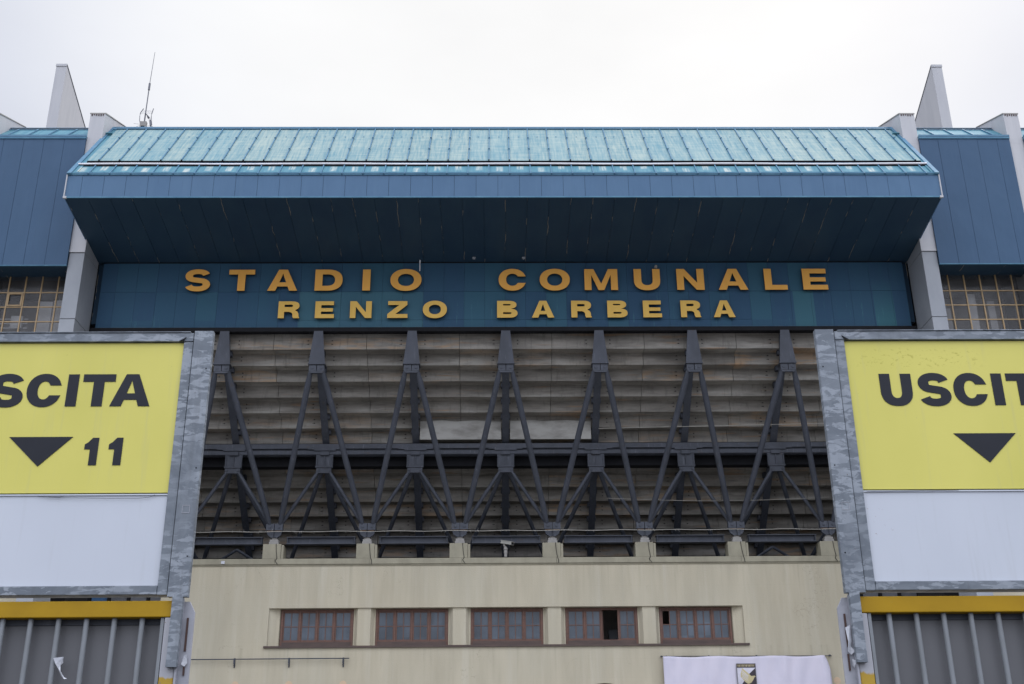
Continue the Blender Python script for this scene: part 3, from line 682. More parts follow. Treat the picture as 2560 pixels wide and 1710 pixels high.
def side_bay(x0, x1):
    q = MB(); n = 5; off = .40 if x0 < 0 else .70
    xs = [x0+off+.73*i for i in range(6)]; xs = [x0]+[v for v in xs if x0+.1 < v < x1-.1]+[x1]
    for a, b in zip(xs, xs[1:]): q.box(a+.005, 35.8+random.uniform(0, .005), 19.14, b-.005, 35.86, 24.25)
    q.box(x0, 35.79, 19.11, x1, 35.86, 19.137, 1)
    q.box(x0, 35.77, 24.255, x1, 35.87, 24.36, 1); q.box(x0, 35.762, 24.33, x1, 35.80, 24.41, 2)
    cl = part(q, 'cladding', ['cladding', 'flash', 'rib'], B)
    q = MB()
    def s2(y, o): return (y-.7*o, 24.33+(y-35.85)*.93+.7*o)
    for a, b in zip(xs, xs[1:]): q.xprof([s2(35.85, 0), s2(36.85, 0), s2(36.85, .03), s2(35.85, .03)], a, b)
    for v in xs[1:-1]: q.xprof([s2(35.83, .031), s2(36.85, .031), s2(36.85, .08), s2(35.83, .08)], v-.017, v+.017, 1)
    q.xprof([s2(36.86, 0), s2(36.90, 0), s2(36.90, .06), s2(36.86, .06)], x0, x1, 2)
    q.box(x0, 36.91, 25.26, x1, 37.5, 25.41, 3); q.box(x0, 36.89, 25.412, x1, 37.5, 25.435, 2)
    part(q, 'roof_sheet', ['roof_low', 'flash', 'rib', 'bearing'], cl)
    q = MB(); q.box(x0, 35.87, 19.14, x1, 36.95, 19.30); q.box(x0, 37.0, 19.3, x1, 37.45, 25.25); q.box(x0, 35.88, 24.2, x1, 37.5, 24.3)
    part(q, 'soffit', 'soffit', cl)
    # grid window
    q = MB(); px = .575; pz = .56; y = 36.75
    zt = 19.13; zb = 13.6
    xg = [x0+(.02 if x0 < 0 else .12)]; ph = (-16.63 if x0 < 0 else 16.28)
    v = ph-30*px
    xv = []
    while v < x1:
        if v > x0+.05: xv.append(v)
        v += px
    zv = [18.51-pz*i for i in range(0, 9)]
    for v in xv: q.box(v-.022, y-.03, zb, v+.022, y+.02, zt-.002)
    for v in zv: q.box(x0, y-.024, v-.02, x1, y+.016, v+.02)
    if x0 < 0:
        for (vx) in [v for i, v in enumerate(xv) if i % 3 == 1]:
            if vx+px < x1:
                q.box(vx+.03, y-.05, 17.98, vx+.08, y-.031, 18.48); q.box(vx+px-.08, y-.05, 17.98, vx+px-.03, y-.031, 18.48)
                q.box(vx+.08, y-.05, 18.43, vx+px-.08, y-.031, 18.48); q.box(vx+.08, y-.05, 17.98, vx+px-.08, y-.031, 18.03)
    W_ = part(q, 'grid_window', 'brass', B)
    q = MB()
    xx = [x0]+xv+[x1]; zz = [zt-.002]+zv+[zb]
    for a, b in zip(xx, xx[1:]):
        for c_, d_ in zip(zz, zz[1:]):
            t1 = random.uniform(-.012, .012); t2 = random.uniform(-.012, .012)
            q.add([(a, y+.0, d_), (b, y+t1, d_), (b, y+t2, c_), (a, y-t1, c_)], [(0, 1, 2, 3)])
    part(q, 'pane', 'pane_grime', W_)
    # the room behind the glass
    q = MB(); q.box(x0-.2, 39.2, 13, x1+.2, 39.3, 19.3); q.box(x0, 36.9, 16.9, x1, 39.2, 17.05)
    part(q, 'back_wall', 'room', W_)
    q = MB()
    if x0 < 0:
        q.box(x1-1.25, 36.95, 15.5, x1-.75, 37.0, 18.25); q.box(x1-.72, 36.95, 15.5, x1-.05, 37.0, 18.30); q.box(x1-2.15, 36.98, 17.25, x1-1.75, 37.05, 17.72)
        for i in range(5): q.box(x1-3.2, 37.1, 16.95+.17*i, x1-1.6, 37.13, 16.99+.17*i)
    else:
        q.box(x0+1.3, 37.0, 15.5, x0+1.6, 37.05, 18.5); q.box(x0+.35, 37.6, 16.0, x0+.9, 37.64, 18.2); q.box(x0+2.2, 37.4, 15.5, x0+2.45, 37.45, 18.4)
    part(q, 'blind', 'pale', W_)
    # wing wall under the window
    q = MB(); q.box(x0, 36.7, .12, x1, 37.2, 13.58); part(q, 'wing_wall', 'plaster', B)
for i in range(3):
    e = .0 if i < 2 else 3
    side_bay(XC+PI1+PP*i, XC+PI0+PP*(i+1)+e*0)
    side_bay(XC-PI0-PP*(i+1), XC-PI1-PP*i)
# recessed glazed wing next to the cream wall
for sg in (-1, 1):
    q = MB(); a = XC+sg*12.0; b = XC+sg*PI0; x0, x1 = sorted((a, b))
    n = 4
    for i in range(n):
        p0 = x0+(x1-x0)*i/n; p1 = x0+(x1-x0)*(i+1)/n
        for j in range(4): q.box(p0+.06, 40.9, .2+2.3*j, p1-.06, 40.95, 2.4+2.3*j, 1 if (i+j) % 4 == 3 else 0)
        q.box(p0-.05, 40.8, .12, p0+.05, 40.96, 9.5, 2)
    q.box(x0, 40.96, .12, x1, 41.1, 9.5, 2); q.box(x0, 40.4, 9.3, x1, 41.2, 9.6, 2)
    part(q, 'wing_glazing', ['curtain', 'bluepanel', 'steel_dark'], B)
# unseen roof and back wall, added to close the volume against light leaks
q = MB(); q.box(XC-30, 38.2, 25.0, XC+30, 52, 25.1); q.box(XC-30, 52, 8, XC+30, 52.3, 25.1)
part(q, 'rear_closing_shell', 'dark', B)

# filler patches on the wall
for x in (-8.81, -7.0, -5.17, 11.62):
    q = MB(); z = 5.42
    q.yprof([(x+.12*math.cos(i*math.pi/8)*(1+.1*math.sin(3*i)), z+.12*math.sin(i*math.pi/8)) for i in range(16)], 39.994, 40.001)
    part(q, 'filler_patch', 'peach', wall)

# ------------------------------------------------------------------ lettering
def stroke(path, tv, th):
    """closed outline of a centre line drawn with a pen tv wide and th high"""
    L, Rr = [], []; n = len(path)
    for i, (x, y) in enumerate(path):
        x0, y0 = path[max(i-1, 0)]; x1, y1 = path[min(i+1, n-1)]
        dx, dy = x1-x0, y1-y0; l = math.hypot(dx, dy) or 1; nx, ny = -dy/l, dx/l
        L.append((x+nx*tv/2, y+ny*th/2)); Rr.append((x-nx*tv/2, y-ny*th/2))
    return L+Rr[::-1]
def ell(cx, cy, rx, ry, a0, a1, n=20, p=1.0):
    o = []
    for i in range(n+1):
        a = R(a0+(a1-a0)*i/n); ca, sa = math.cos(a), math.sin(a)
        o.append((cx+rx*math.copysign(abs(ca)**p, ca), cy+ry*math.copysign(abs(sa)**p, sa)))
    return o
def glyph(ch, w, h, tv, th):
    """outlines (outer first, then holes)"""
    if ch == 'I': return [[(0, 0), (w, 0), (w, h), (0, h)]]
    if ch == 'T': a, b = (w-tv)/2, (w+tv)/2; return [[(a, 0), (b, 0), (b, h-th), (w, h-th), (w, h), (0, h), (0, h-th), (a, h-th)]]
    if ch == 'L': return [[(0, 0), (w, 0), (w, th), (tv, th), (tv, h), (0, h)]]
    if ch == 'E': q = .97*w; a = (h-th)/2; t2 = th*.88; return [[(0, 0), (w, 0), (w, th), (tv, th), (tv, a), (q*.96, a), (q*.96, a+t2), (tv, a+t2), (tv, h-th), (q, h-th), (q, h), (0, h)]]
    if ch == 'N': return [[(0, 0), (tv*.95, 0), (tv*.95, h*.66), (w-tv*1.05, 0), (w, 0), (w, h), (w-tv*.95, h), (w-tv*.95, h*.34), (tv*1.05, h), (0, h)]]
    if ch == 'M': k = tv*.92; return [[(0, 0), (k, 0), (k, h*.72), (w/2-k*.42, 0), (w/2+k*.42, 0), (w-k, h*.72), (w-k, 0), (w, 0), (w, h), (w-k*1.35, h), (w/2, h*.30), (k*1.35, h), (0, h)]]
    if ch == 'Z': return [[(0, 0), (w, 0), (w, th), (w*.40, th), (w*.98, h-th), (w*.98, h), (.03*w, h), (.03*w, h-th), (w*.58, h-th), (0, th)]]
    if ch == 'A':
        t = tv*1.06; ax0, ax1 = w/2-t*.55, w/2+t*.55
        sl = (ax0)/h
        zb = h*.20; zt = zb+th*.85
        apex = h*.80
        def ix(z): return t*1.02 + (w/2-t*1.02)*(z/apex)
        return [[(0, 0), (t, 0), (t+(ix(zb)-t), zb), (w-ix(zb), zb), (w-t, 0), (w, 0), (ax1, h), (ax0, h)], [(ix(zt), zt), (w-ix(zt), zt), (w/2, apex)]]
    if ch == 'O':
        return [ell(w/2, h/2, w/2, h/2*1.04, 0, 360, 40, .93)[:-1], ell(w/2, h/2, w/2-tv, h/2-th*.93, 0, 360, 32, .93)[:-1]]
    if ch == 'C':
        o = ell(w/2, h/2, w/2, h/2*1.04, 33, 327, 34, .93); i_ = ell(w/2, h/2, w/2-tv, h/2-th*.93, 327, 33, 28, .93)
        g0 = h*.345
        o = [(x, y) for x, y in o if not (x > w*.7 and g0 < y < h-g0)]; i_ = [(x, y) for x, y in i_ if not (x > w*.6 and g0 < y < h-g0)]
        return [[(w*.985, h-g0)] + o + [(w*.985, g0)] + [(w*.985-tv*1.0, g0)] + i_ + [(w*.985-tv*1.0, h-g0)]]
    if ch == 'U':
        r_ = h*.46
        o = ell(w/2, r_, w/2, r_*1.03, 180, 360, 22, .85); i_ = ell(w/2, r_, w/2-tv, r_-th, 360, 180, 18, .85)
        return [[(0, h)] + o + [(w, h), (w-tv, h)] + i_ + [(tv, h)]]
    if ch == 'D':
        o = ell(w*.45, h/2, w*.55, h/2, -90, 90, 24, .85); i_ = ell(w*.45, h/2, w*.55-tv, h/2-th, 90, -90, 20, .85)
        return [[(0, 0)] + o + [(0, h)], [(tv, th)] + i_[::-1] + [(tv, h-th)]]
    if ch == 'B':
        q = h*.53
        r1 = ell(w*.60, (q)/2, w*.40, q/2, -90, 78, 14, .85); r2_ = ell(w*.58, (q+h)/2, w*.37, (h-q)/2, -75, 90, 14, .85)
        h1 = ell(w*.60, q/2+.005*h, w*.40-tv, q/2-th*.92, -90, 90, 10, .8); h2 = ell(w*.58, (q+h)/2-.0*h, w*.37-tv, (h-q)/2-th*.83, -90, 90, 10, .8)
        return [[(0, 0)] + r1 + r2_ + [(0, h)], [(tv, h1[0][1])] + h1 + [(tv, h1[-1][1])], [(tv, h2[0][1])] + h2 + [(tv, h2[-1][1])]]
    if ch == 'R':
        q = h*.46
        r2_ = ell(w*.60, (q+h)/2, w*.38, (h-q)/2, -62, 90, 14, .85)
        h2 = ell(w*.58, (q+h)/2+.0*h, w*.38-tv, (h-q)/2-th*.86, -90, 90, 10, .8)
        leg = [(tv, 0), (tv, h*.375), (w*.50, h*.375), (w*.62, h*.335), (w*.67, h*.25), (w*.68, h*.10), (w*.72, 0), (w, 0), (w, .03*h), (w*.965, h*.10), (w*.955, h*.26), (w*.90, h*.39), (w*.80, h*.455)]
        return [[(0, 0)] + leg + r2_ + [(0, h)], [(tv, h2[0][1])] + h2 + [(tv, h2[-1][1])]]
    if ch == 'S':
        hh = h*1.05; y0 = -.025*h
        ry = (hh-th)/4; rx = (w-tv)/2
        top = ell(w/2-.01*w, y0+hh-th/2-ry, rx*.97, ry, 14, 235, 20, .9); bot = ell(w/2, y0+th/2+ry, rx, ry, 55, -166, 20, .9)
        return [stroke(top+bot, tv, th)]
    if ch == '1':
        a = w-tv
        return [[(a, 0), (w, 0), (w, h), (a+tv*.22, h), (a*.55, h*.83), (0, h*.76), (0, h*.58), (a, h*.58)]]
def shape_mesh(polys, depth, name):
    cu = bpy.data.curves.new(name, 'CURVE'); cu.dimensions = '2D'; cu.fill_mode = 'BOTH'; cu.extrude = depth/2
    for P in polys:
        s_ = cu.splines.new('POLY'); s_.points.add(len(P)-1)
        for i, (x, y) in enumerate(P): s_.points[i].co = (x, y, 0, 1)
        s_.use_cyclic_u = True
    o = bpy.data.objects.new(name, cu); C.objects.link(o)
    dg = bpy.context.evaluated_depsgraph_get()
    me = bpy.data.meshes.new_from_object(o.evaluated_get(dg), depsgraph=dg)
    bpy.data.objects.remove(o); bpy.data.curves.remove(cu); return me
def place_shape(polys, depth, name, mats, loc, root):
    """an upright flat shape, its back at loc.y, standing out towards the viewer"""
    me = shape_mesh(polys, depth, name)
    me.transform(Matrix.Rotation(R(90), 4, 'X'))         # xy -> xz, extrusion along y
    me.transform(Matrix.Translation((loc[0], loc[1]-depth/2, loc[2])))
    me.materials.clear()
    for m in (mats if isinstance(mats, list) else [mats]): me.materials.append(M[m])
    for p in me.polygons:
        p.use_smooth = False
        p.material_index = 0 if (len(me.materials) == 1 or abs(p.normal.y) > .7) else 1
    top = root
    while top.parent: top = top.parent
    me.transform(Matrix.Translation(-ORG.get(top.name, Vector((0, 0, 0)))))
    o = bpy.data.objects.new(name, me); C.objects.link(o); o.parent = root; return o

NS = empty('name_sign', (XC, 37.3, 17.27), 'long dark teal board reading STADIO COMUNALE RENZO BARBERA in gold letters', 'name sign')
bd = MB(); bx0, bx1 = -14.17, 14.93; zs = 18.76
xs = [bx0]+[-7.0+.737*i for i in range(-9, 30)]; xs = [v for v in xs if v < bx1-.1]+[bx1]
for a, b in zip(xs, xs[1:]):
    bd.box(a+.003, 37.26+random.uniform(0, .006), zs+.004, b-.003, 37.34, 19.90)
    if -7.2 < a < 9.2:
        bd.box(a+.003, 37.26+random.uniform(0, .006), 17.655, b-.003, 37.34, zs-.004); bd.box(a+.003, 37.26+random.uniform(0, .006), 17.275, b-.003, 37.34, 17.647)
    else: bd.box(a+.003, 37.26+random.uniform(0, .006), 17.275, b-.003, 37.34, zs-.004)
bd.box(bx0, 37.34, 17.275, bx1, 37.42, 19.93, 1); bd.box(bx0, 37.24, 19.905, bx1, 37.34, 19.93, 1)
part(bd, 'board', ['board', 'steel_dark'], NS)
L1 = [('S',-11.13,-10.22),('T',-9.57,-8.64),('A',-8.16,-7.09),('D',-6.47,-5.48),('I',-4.76,-4.48),('O',-3.76,-2.64),('C',.14,1.13),('O',1.62,2.71),('M',3.24,4.44),('U',5.03,5.98),('N',6.58,7.57),('A',8.08,9.15),('L',9.76,10.58),('E',11.15,12.05)]
L2 = [('R',-7.71,-6.95),('E',-6.40,-5.72),('N',-5.16,-4.39),('Z',-3.83,-3.11),('O',-2.57,-1.71),('B',.08,.81),('A',1.32,2.12),('R',2.73,3.46),('B',4.02,4.74),('E',5.30,5.97),('R',6.65,7.37),('A',7.82,8.60)]
for ch, a, b in L1:
    o = place_shape(glyph(ch, b-a, .835, .27, .19), .07, 'letter', ['gold', 'letter_side'], (a, 37.17, 18.735), NS)
for ch, a, b in L2:
    o = place_shape(glyph(ch, b-a, .655, .215, .152), .07, 'letter', ['gold_pale', 'letter_side'], (a, 37.17, 17.66), NS)

# ------------------------------------------------------------------ exit signs and gates
def exit_sign(sg, label, number):
    """sg -1: left gate, its inner edge at right"""
    xi = -1.47 if sg < 0 else 1.665            # inner edge of the coloured panel
    wd = 1.26; xo = xi+sg*wd
    E_ = empty('exit_sign', ((xi+xo)/2, 5, 2.15), label, 'exit sign', 'exit signs over the gates')
    def bx(mb, xa_, y0, z0, xb_, y1, z1, mi=0): mb.box(xi+sg*xa_, y0, z0, xi+sg*xb_, y1, z1, mi)
    q = MB(); bx(q, 0, 5.0, 2.912, wd, 5.02, 3.637); Y_ = part(q, 'yellow_panel', 'yellow', E_)
    q = MB(); bx(q, 0, 5.0, 2.497, wd, 5.02, 2.906); bx(q, 0, 4.994, 2.899, wd, 4.999, 2.905)
    part(q, 'white_panel', 'white', E_)
    fr = MB()
    bx(fr, -.045, 4.985, 3.640, wd+.045, 5.06, 3.683); bx(fr, -.03, 4.98, 3.684, wd+.03, 5.0, 3.689)
    bx(fr, 0, 4.985, 2.456, wd, 5.06, 2.494)
    bx(fr, -.045, 4.988, 2.455, -.001, 5.06, 3.639); bx(fr, wd+.001, 4.988, 2.455, wd+.045, 5.06, 3.639)
    bx(fr, 0, 5.021, 2.5, wd, 5.05, 3.63)
    fr_ = part(fr, 'frame', 'galv', E_, bevel=.002)
    for k in (0, 1):
        a0 = -.05 if k == 0 else wd+.05; s_ = -1 if k == 0 else 1
        q = MB()
        bx(q, a0, 4.978, 2.445, a0+s_*.088, 5.01, 3.69)
        t0 = a0+s_*(.025 if sg < 0 else .03)
        bx(q, t0, 4.972, 2.15, t0+s_*.045, 4.999, 2.444)
        # hollow end and drilled square opening
        if k == 0:
            u0, u1 = a0+s_*.026, a0+s_*.060
            bx(q, u0, 4.9765, 2.812, u1, 4.9775, 2.8145, 1); bx(q, u0, 4.9765, 2.846, u1, 4.9775, 2.8485, 1)
            bx(q, u0, 4.9765, 2.815, u0+s_*.0022, 4.9775, 2.8455, 1); bx(q, u1-s_*.0022, 4.9765, 2.815, u1, 4.9775, 2.8455, 1)
        xm = a0+s_*.070
        for zz in (3.50, 3.02, 2.62): q.tube((xi+sg*xm, 4.9765, zz), (xi+sg*xm, 4.979, zz), .0035, n=8, mi=2)
        P_ = part(q, 'post', ['galv', 'plate', 'steel_dark'], E_, bevel=.002)
    q = MB()
    if sg < 0:
        q.path([(-2.05, 4.992, 2.897), (-2.03, 4.991, 2.893), (-1.94, 4.99, 2.888), (-1.72, 4.99, 2.884), (-1.60, 4.99, 2.884), (-1.55, 4.99, 2.888), (-1.525, 4.992, 2.900)], .0011, 5)
        q.path([(-2.0, 4.992, 2.893), (-1.95, 4.992, 2.891), (-1.93, 4.992, 2.897)], .0008, 4)
    else: q.path([(1.68, 4.992, 2.900), (1.85, 4.992, 2.902), (2.1, 4.992, 2.9045)], .0008, 4)
    part(q, 'loose_wire', 'steel', E_)
    q = MB(); q.yprof([(xi, 3.64), (xi+sg*.02, 3.64), (xi-sg*.012, 3.66)], 4.980, 4.9845); part(q, 'corner_gap', 'steel_dark', E_)
    # lettering
    word = [('U', 0, .15), ('S', .18, .33), ('C', .345, .505), ('I', .53, .58), ('T', .60, .75), ('A', .735, .92)]
    x0 = -2.52 if sg < 0 else 1.81; zb = 3.322 if sg < 0 else 3.312
    for ch, a, b in word:
        o = place_shape(glyph(ch, b-a, .158, .05, .037), .002, 'letter', 'black', (x0+a, 4.9995, zb), Y_)
    ax = -2.22 if sg < 0 else 2.12
    place_shape([[(0, .14), (.29, .14), (.148, 0)]], .002, 'arrow', 'black', (ax, 4.9995, 3.035), Y_)
    if number:
        for k in (0, 1): place_shape(glyph('1', .062, .13, .036, .03), .002, 'number', 'black', (-1.872+.11*k, 4.9995, 3.04), Y_)
    return E_
exit_sign(-1, 'yellow and white USCITA 11 sign over the left gate, galvanised frame', True)
exit_sign(1, 'yellow and white USCITA sign without a visible number over the right gate', False)

def gate(sg, label):
    xi = -1.365 if sg < 0 else 1.555
    G_ = empty('gate', (xi+sg*.9, 5.05, 0), label, 'gate', 'pair of barred gates')
    def bx(mb, xa_, y0, z0, xb_, y1, z1, mi=0): mb.box(xi+sg*xa_, y0, z0, xi+sg*xb_, y1, z1, mi)
    wd = 1.75
    q = MB(); bx(q, 0, 5.0, 2.362, wd, 5.06, 2.432); part(q, 'rail', 'ochre', G_, bevel=.004); q = MB(); bx(q, .06, 5.0, .12, wd, 5.06, .19); part(q, 'rail', 'ochre', G_, bevel=.004)
    q = MB(); bx(q, 0, 5.003, .05, .062, 5.057, 2.361); part(q, 'stile', 'stile', G_, bevel=.004)
    q = MB(); bx(q, wd-.06, 5.003, .19, wd, 5.057, 2.361); part(q, 'stile', 'stile', G_, bevel=.004)
    # the inner post edge with its lock plate
    q = MB(); q.box(xi-sg*.002, 5.01, .0, xi-sg*.010, 5.09, 2.44) if False else None
    q.prism([(xi-sg*.003, 5.02, .3), (xi-sg*.06, 5.02, .3), (xi-sg*.06, 5.02, 2.385), (xi-sg*.035, 5.02, 2.43), (xi-sg*.003, 5.02, 2.43)], (0, .012, 0))
    q.box(xi-sg*.003, 4.995, .3, xi-sg*.012, 5.02, 2.44)
    q.box(xi-sg*.030, 5.014, 2.22, xi-sg*.038, 5.0195, 2.36, 1); q.box(xi-sg*.034, 5.013, 2.12, xi-sg*.041, 5.0195, 2.19, 1)
    P_ = part(q, 'lock_plate', ['plate', 'rustslot'], G_)
    bars = [-2.01, -1.89, -1.77, -1.65, -1.53] if sg < 0 else [1.72, 1.84, 1.96, 2.08, 2.20]
    ext = [bars[0]+.12*sg*(i+1)*(1 if sg < 0 else 0) for i in range(7)] if sg < 0 else [bars[-1]+.12*(i+1) for i in range(7)]
    for x in bars+ext:
        q = MB(); q.tube((x, 5.03, .19), (x, 5.03, 2.361), .0115, n=12); part(q, 'bar', 'bar', G_, smooth=True)
    q = MB(); bx(q, .066, 5.01, .19, .080, 5.05, 2.361); part(q, 'edge_strip', 'bar', G_)
    q = MB(); bx(q, .06, 5.066, .15, wd-.02, 5.072, 2.425); bx(q, .06, 5.058, 2.338, wd-.02, 5.065, 2.43, 1); part(q, 'backing_sheet', ['sheet', 'steel'], G_)
    return G_
gate(-1, 'left barred gate with ochre rail and grey backing, torn paper on its second bar')
gate(1, 'right barred gate with ochre rail worn to grey at its corner')
def paper(pts, y, name, label, cat):
    q = MB(); n = len(pts)
    q.add([(x, y-.006*math.sin(i*2.1), z) for i, (x, z) in enumerate(pts)], [tuple(range(n))]); o = q.build(name, 'paper'); tag(o, label, cat, 'paper scraps on the gates')
    sm = o.modifiers.new('solid', 'SOLIDIFY'); sm.thickness = .0008; return o
paper([(-1.885, 2.195), (-1.840, 2.199), (-1.842, 2.175), (-1.850, 2.165), (-1.845, 2.14), (-1.828, 2.115), (-1.815, 2.110), (-1.826, 2.108), (-1.843, 2.122), (-1.858, 2.152), (-1.870, 2.170)], 5.012, 'paper_scrap', 'torn white paper scrap hanging between bars of the left gate', 'paper scrap')
paper([(-1.33, 2.20), (-1.318, 2.205), (-1.315, 2.17), (-1.325, 2.155), (-1.338, 2.165)], 5.008, 'paper_scrap', 'small white paper scrap stuck on the lock plate of the left gate', 'paper scrap')
paper([(1.515, 2.30), (1.535, 2.31), (1.54, 2.25), (1.53, 2.22), (1.545, 2.20), (1.53, 2.185), (1.515, 2.20), (1.52, 2.24)], 5.008, 'paper_scrap', 'peeled white sticker on the lock plate of the right gate', 'paper scrap')
paper([(1.53, 2.168), (1.545, 2.16), (1.538, 2.13), (1.528, 2.14)], 5.008, 'paper_scrap', 'tiny white scrap low on the lock plate of the right gate', 'paper scrap')

# ------------------------------------------------------------------ things on the stadium
# aerial mast
MA = empty('antenna_mast', (-13.45, 37.4, 25.3), 'thin leaning radio mast with small aerials on the roof ridge at left', 'antenna')
q = MB(); q.tube((-13.45, 37.4, 25.2), (-13.45, 37.4, 26.33), .028, n=8); q.tube((-13.45, 37.4, 26.33), (-13.44, 37.4, 27.58), .022, n=8); q.tube((-13.44, 37.4, 27.48), (-13.44, 37.4, 27.78), .042, n=8)
part(q, 'pole', 'mast', MA)
q = MB(); q.tube((-13.44, 37.4, 27.73), (-13.40, 37.4, 29.25), .014, .009, n=6); part(q, 'whip', 'mast', MA)
q = MB()
for x in (-13.64, -13.20): q.path([(x+(.10 if x < -13.4 else .04), 37.38, 26.61), (x+.02, 37.36, 26.43), (x, 37.36, 26.33)], .016, 6); q.path([(x, 37.36, 26.29), (x+.01, 37.36, 26.08), (x+.06, 37.38, 25.88)], .014, 6)
q.tube((-13.45, 37.36, 26.39), (-13.30, 37.45, 26.25), .02); q.tube((-13.22, 37.36, 26.08), (-13.17, 37.36, 25.81), .034)
q.tube((-13.36, 37.45, 26.30), (-13.32, 37.45, 26.23), .04)
for k in range(7): q.tube((-13.55+.05*k, 37.52, 26.63), (-13.6+.06*k, 37.36, 26.35), .004, n=4)
for k in range(5): q.tube((-13.33+.03*k, 37.45, 26.25), (-13.24+.02*k, 37.48, 25.85), .004, n=4)
part(q, 'grid_aerial', 'mast', MA)
q = MB(); q.box(-13.60, 37.36, 25.78, -13.36, 37.5, 26.03, 0); q.box(-13.55, 37.49, 25.83, -13.41, 37.36, 25.78, 1)
q.tube((-13.85, 37.4, 25.95), (-13.5, 37.4, 25.91), .006, n=4); q.tube((-13.8, 37.4, 25.78), (-13.5, 37.4, 25.9), .006, n=4); q.tube((-13.3, 37.4, 25.85), (-13.1, 37.4, 25.82), .006, n=4)
part(q, 'junction_box', ['bearing', 'mast'], MA)
# security camera
SC = empty('security_camera', (.36, 39.98, 9.716), 'beige box security camera on a short stand above the middle of the coping', 'camera')
q = MB(); q.tube((.36, 40.05, 9.716), (.36, 40.05, 9.85), .055); q.tube((.36, 40.05, 9.85), (.36, 40.05, 9.98), .07, .06); q.tube((.36, 40.05, 9.98), (.36, 40.05, 10.08), .085, .05); q.tube((.33, 40.05, 10.08), (.30, 40.05, 10.17), .04)
part(q, 'stand', 'bearing', SC, smooth=True)
q = MB(); q.box(-.22, -.09, -.055, .22, .09, .045); q.box(-.24, -.10, .045, .25, .10, .06); q.box(.221, -.07, -.04, .224, .07, .035, 1)
me = part(q, 'housing', ['camwhite', 'steel_dark'], SC)
me.data.transform(Matrix.Translation(ORG[SC.name]))
me.data.transform(Matrix.Translation(Vector((.42, 40.0, 10.21))-ORG[SC.name]) @ Matrix.Rotation(R(-32), 4, 'Z') @ Matrix.Rotation(R(13), 4, 'Y'))
# cable with ties along the tie beams
q = MB(); pts = []
for i in range(61):
    x = XC-12.3+24.6*i/60; pts.append((x, 39.86, 10.62+.012*math.sin(i*1.3)))
q.path(pts, .012, 5)
for i in range(95):
    x = XC-12.2+24.4*random.random(); h = random.uniform(-.09, .10)
    q.tube((x, 39.85, 10.62), (x+random.uniform(-.04, .04), 39.85, 10.62+h), .006, .003, 4)
tag(q.build('cable', 'cable'), 'grimy cable with frayed ties stretched along the feet of the steel struts', 'cable', 'wires strung across the steel struts')
q = MB(); q.path([(6.95+.5*i-3.2, 39.3, 14.22+.01*i) for i in range(18)], .012, 5)
tag(q.build('cable', 'cable'), 'thin pale wire crossing the upper struts at right above the girder', 'cable', 'wires strung across the steel struts')
q = MB(); q.path([(4.0+.5*i, 39.75, 11.75-.12*math.sin(math.pi*i/16)) for i in range(17)], .007, 5)
tag(q.build('cable', 'cable'), 'thin slack wire drooping across the lower right struts', 'cable', 'wires strung across the steel struts')
q = MB(); q.tube((-2.72, 37.1, 20.3), (-2.71, 37.12, 19.52), .018); q.tube((-2.73, 37.1, 19.92), (-2.69, 37.1, 19.92), .02)
tag(q.build('hanging_tube', 'pipe'), 'short pale tube hanging from the soffit beside the last O of STADIO', 'tube')
for x, l in ((-.75, 'small pale fitting under the soffit just left of the C of COMUNALE'), (1.05, 'small pale fitting under the soffit above the first letters of COMUNALE')):
    q = MB(); q.box(x-.06, 36.9, 19.93, x+.06, 37.0, 19.975); q.tube((x, 36.95, 19.895), (x, 36.95, 19.93), .02, .035)
    tag(q.build('soffit_fitting', 'pier'), l, 'fitting', 'small fittings under the soffit')
q = MB(); q.tube((5.85, 37.05, 19.66), (5.85, 37.2, 19.66), .05); q.box(5.80, 37.1, 19.60, 5.90, 37.2, 19.66); tag(q.build('soffit_fitting', 'bearing'), 'tiny round fitting on the top of the letter U of COMUNALE', 'fitting', 'small fittings under the soffit')
# rod with brackets
RD = empty('wall_rod', (-7.7, 39.9, 6.1), 'thin dark rod on three brackets below the leftmost window', 'rod')
q = MB(); q.tube((-10.95, 39.88, 6.25), (-4.98, 39.88, 6.26), .018, n=8); part(q, 'rod', 'steel', RD)
for x in (-8.88, -7.03, -5.19):
    q = MB(); q.box(x-.02, 39.86, 6.05, x+.02, 40.0, 6.07); q.box(x-.022, 39.98, 5.98, x+.022, 39.999, 6.30); q.box(x-.02, 39.86, 6.10, x+.02, 39.9, 6.28); part(q, 'bracket', 'steel', RD)
# small pale label on the coping
q = MB(); q.box(-9.62, 39.90, 9.50, -9.50, 39.929, 9.60); tag(q.build('junction_box', 'paper'), 'small pale box on the coping at far left of the cream wall', 'box')

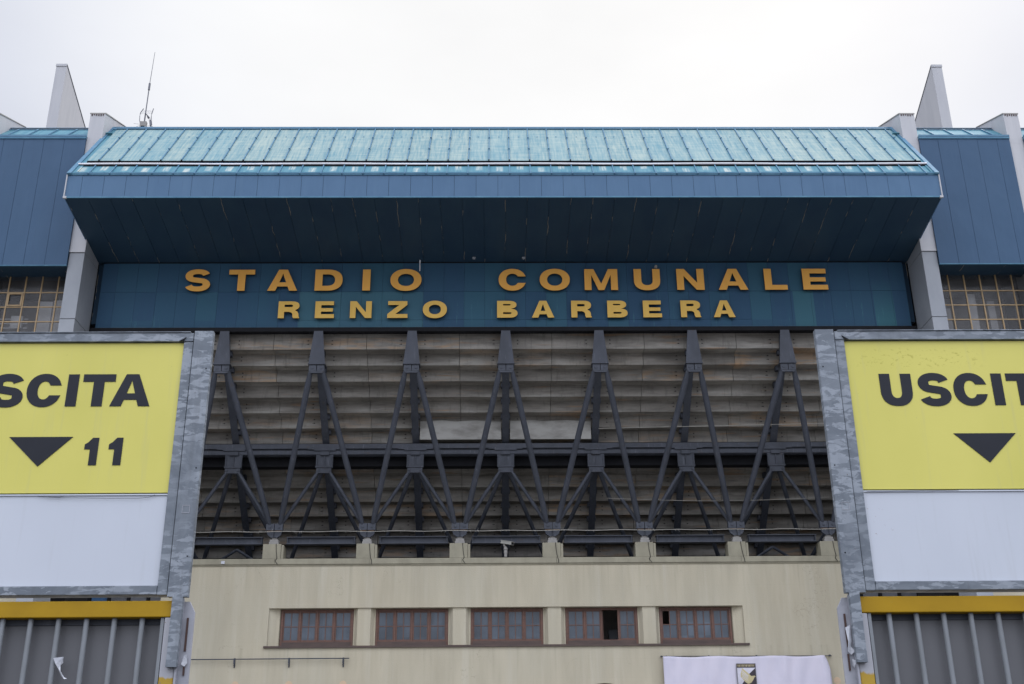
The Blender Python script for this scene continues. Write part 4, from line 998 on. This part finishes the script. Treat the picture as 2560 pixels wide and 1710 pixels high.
# banner
BN = empty('banner', (8.5, 39.85, 3.0), 'large lilac white cloth banner with black and gold eagle crest on the cream wall', 'banner')
q = MB(); nx_, nz_ = 90, 40; X0, X1, Zt, Zb = 5.70, 11.32, 6.245, 3.0
def fold(x, z):
    d = Zt-z; y = 39.86
    for px_, a, w_ in ((7.25, .05, .35), (9.85, .045, .4), (11.15, .07, .25), (6.0, .03, .3)):
        t_ = (x-px_)/(w_*(.4+.7*min(d, 1.6)))
        y -= a*math.exp(-t_*t_)*min(1, .35+d)*(1+.5*math.cos((x-px_)*13))
    y -= .018*math.sin(x*5.1+z*2.3)+.012*math.sin(x*11-z*3.1)
    return y-.03
vs = []
for j in range(nz_+1):
    for i in range(nx_+1):
        u_ = i/nx_; x = X0+(X1-X0)*u_; z = Zt+(Zb-Zt)*j/nz_
        sag = .035*(1-math.cos(2*math.pi*u_*3))/2*(1 if j == 0 else math.exp(-j/4))
        xx = x-.10*max(0, (u_-.94)/.06)*(-math.exp(-j/3)+1)*0+(.06*max(0, (u_-.93)/.07)*min(1, j/6))-(.09*max(0, (u_-.95)/.05)*math.exp(-j/2))
        vs.append((xx, fold(x, z), z-sag))
q.add(vs, [(j*(nx_+1)+i, (j+1)*(nx_+1)+i, (j+1)*(nx_+1)+i+1, j*(nx_+1)+i+1) for j in range(nz_) for i in range(nx_)])
cl = part(q, 'cloth', 'banner', BN, smooth=True); sm = cl.modifiers.new('solid', 'SOLIDIFY'); sm.thickness = .004
q = MB(); q.tube((5.62, 39.92, 6.255), (11.50, 39.92, 6.235), .014)
for x in (5.66, 5.83, 7.28, 8.92, 11.44): q.box(x-.02, 39.88, 6.235, x+.02, 40.0, 6.275)
part(q, 'hanging_wire', 'steel', BN)
# crest: draped just in front of the cloth (printed)
def crest(mb, pts, mi, lift):
    """subdivide an outline into strips so that it follows the cloth"""
    me = shape_mesh([pts], .0001, 'tmp')
    o = len(mb.v)
    return pts
ex, ez, ew, eh = 8.17, 5.985, .66, 1.02
yf = min(fold(ex+ew*i/10, ez-eh*j/10) for i in range(11) for j in range(11))-.006
def flat(pts, y, mi, root=BN, name='crest'):
    return pts
em = MB()
def ep(pts, lay, mi): em.yprof([(ex+ew*a, ez-eh*b) for a, b in pts], yf-.002*lay-.0015, yf-.002*lay, mi)
ep([(0, 0), (1, 0), (1.0, .66), (.5, 1), (0.0, .66)], 0, 3)                       # grey outline
ep([(0, 0), (1, 0), (1, .125), (0, .125)], 1, 0)
ep([(.035, .14), (.965, .14), (.965, .65), (.5, .965), (.035, .65)], 1, 2)
ep([(.965, .15), (.965, .65), (.5, .965), (.15, .728), (.30, .60), (.62, .34)], 2, 0)
ep([(.30, .14), (.36, .18), (.62, .33), (.72, .40), (.78, .40), (.90, .39), (.96, .42), (.88, .45), (.82, .53), (.70, .62), (.55, .66), (.42, .60), (.28, .50), (.19, .42), (.20, .32)], 3, 1)
for k in range(5):
    a0 = .245+.0*k; z_ = .225+.055*k
    ep([(.25-.004*k, z_), (.29, z_+.0), (.60-.01*k, z_+.18-.012*k), (.565, z_+.185-.012*k)], 4, 2)
for k in range(16): ep([(.04+.058*k, .028), (.065+.058*k, .028), (.062+.058*k+.012*((k*7) % 3-1), .10), (.035+.058*k, .10)], 2, 1)
part(em, 'crest', ['emb_black', 'emb_gold', 'emb_white', 'sheet'], BN)

for o in list(bpy.data.objects):
    if '_o' in o: del o['_o']
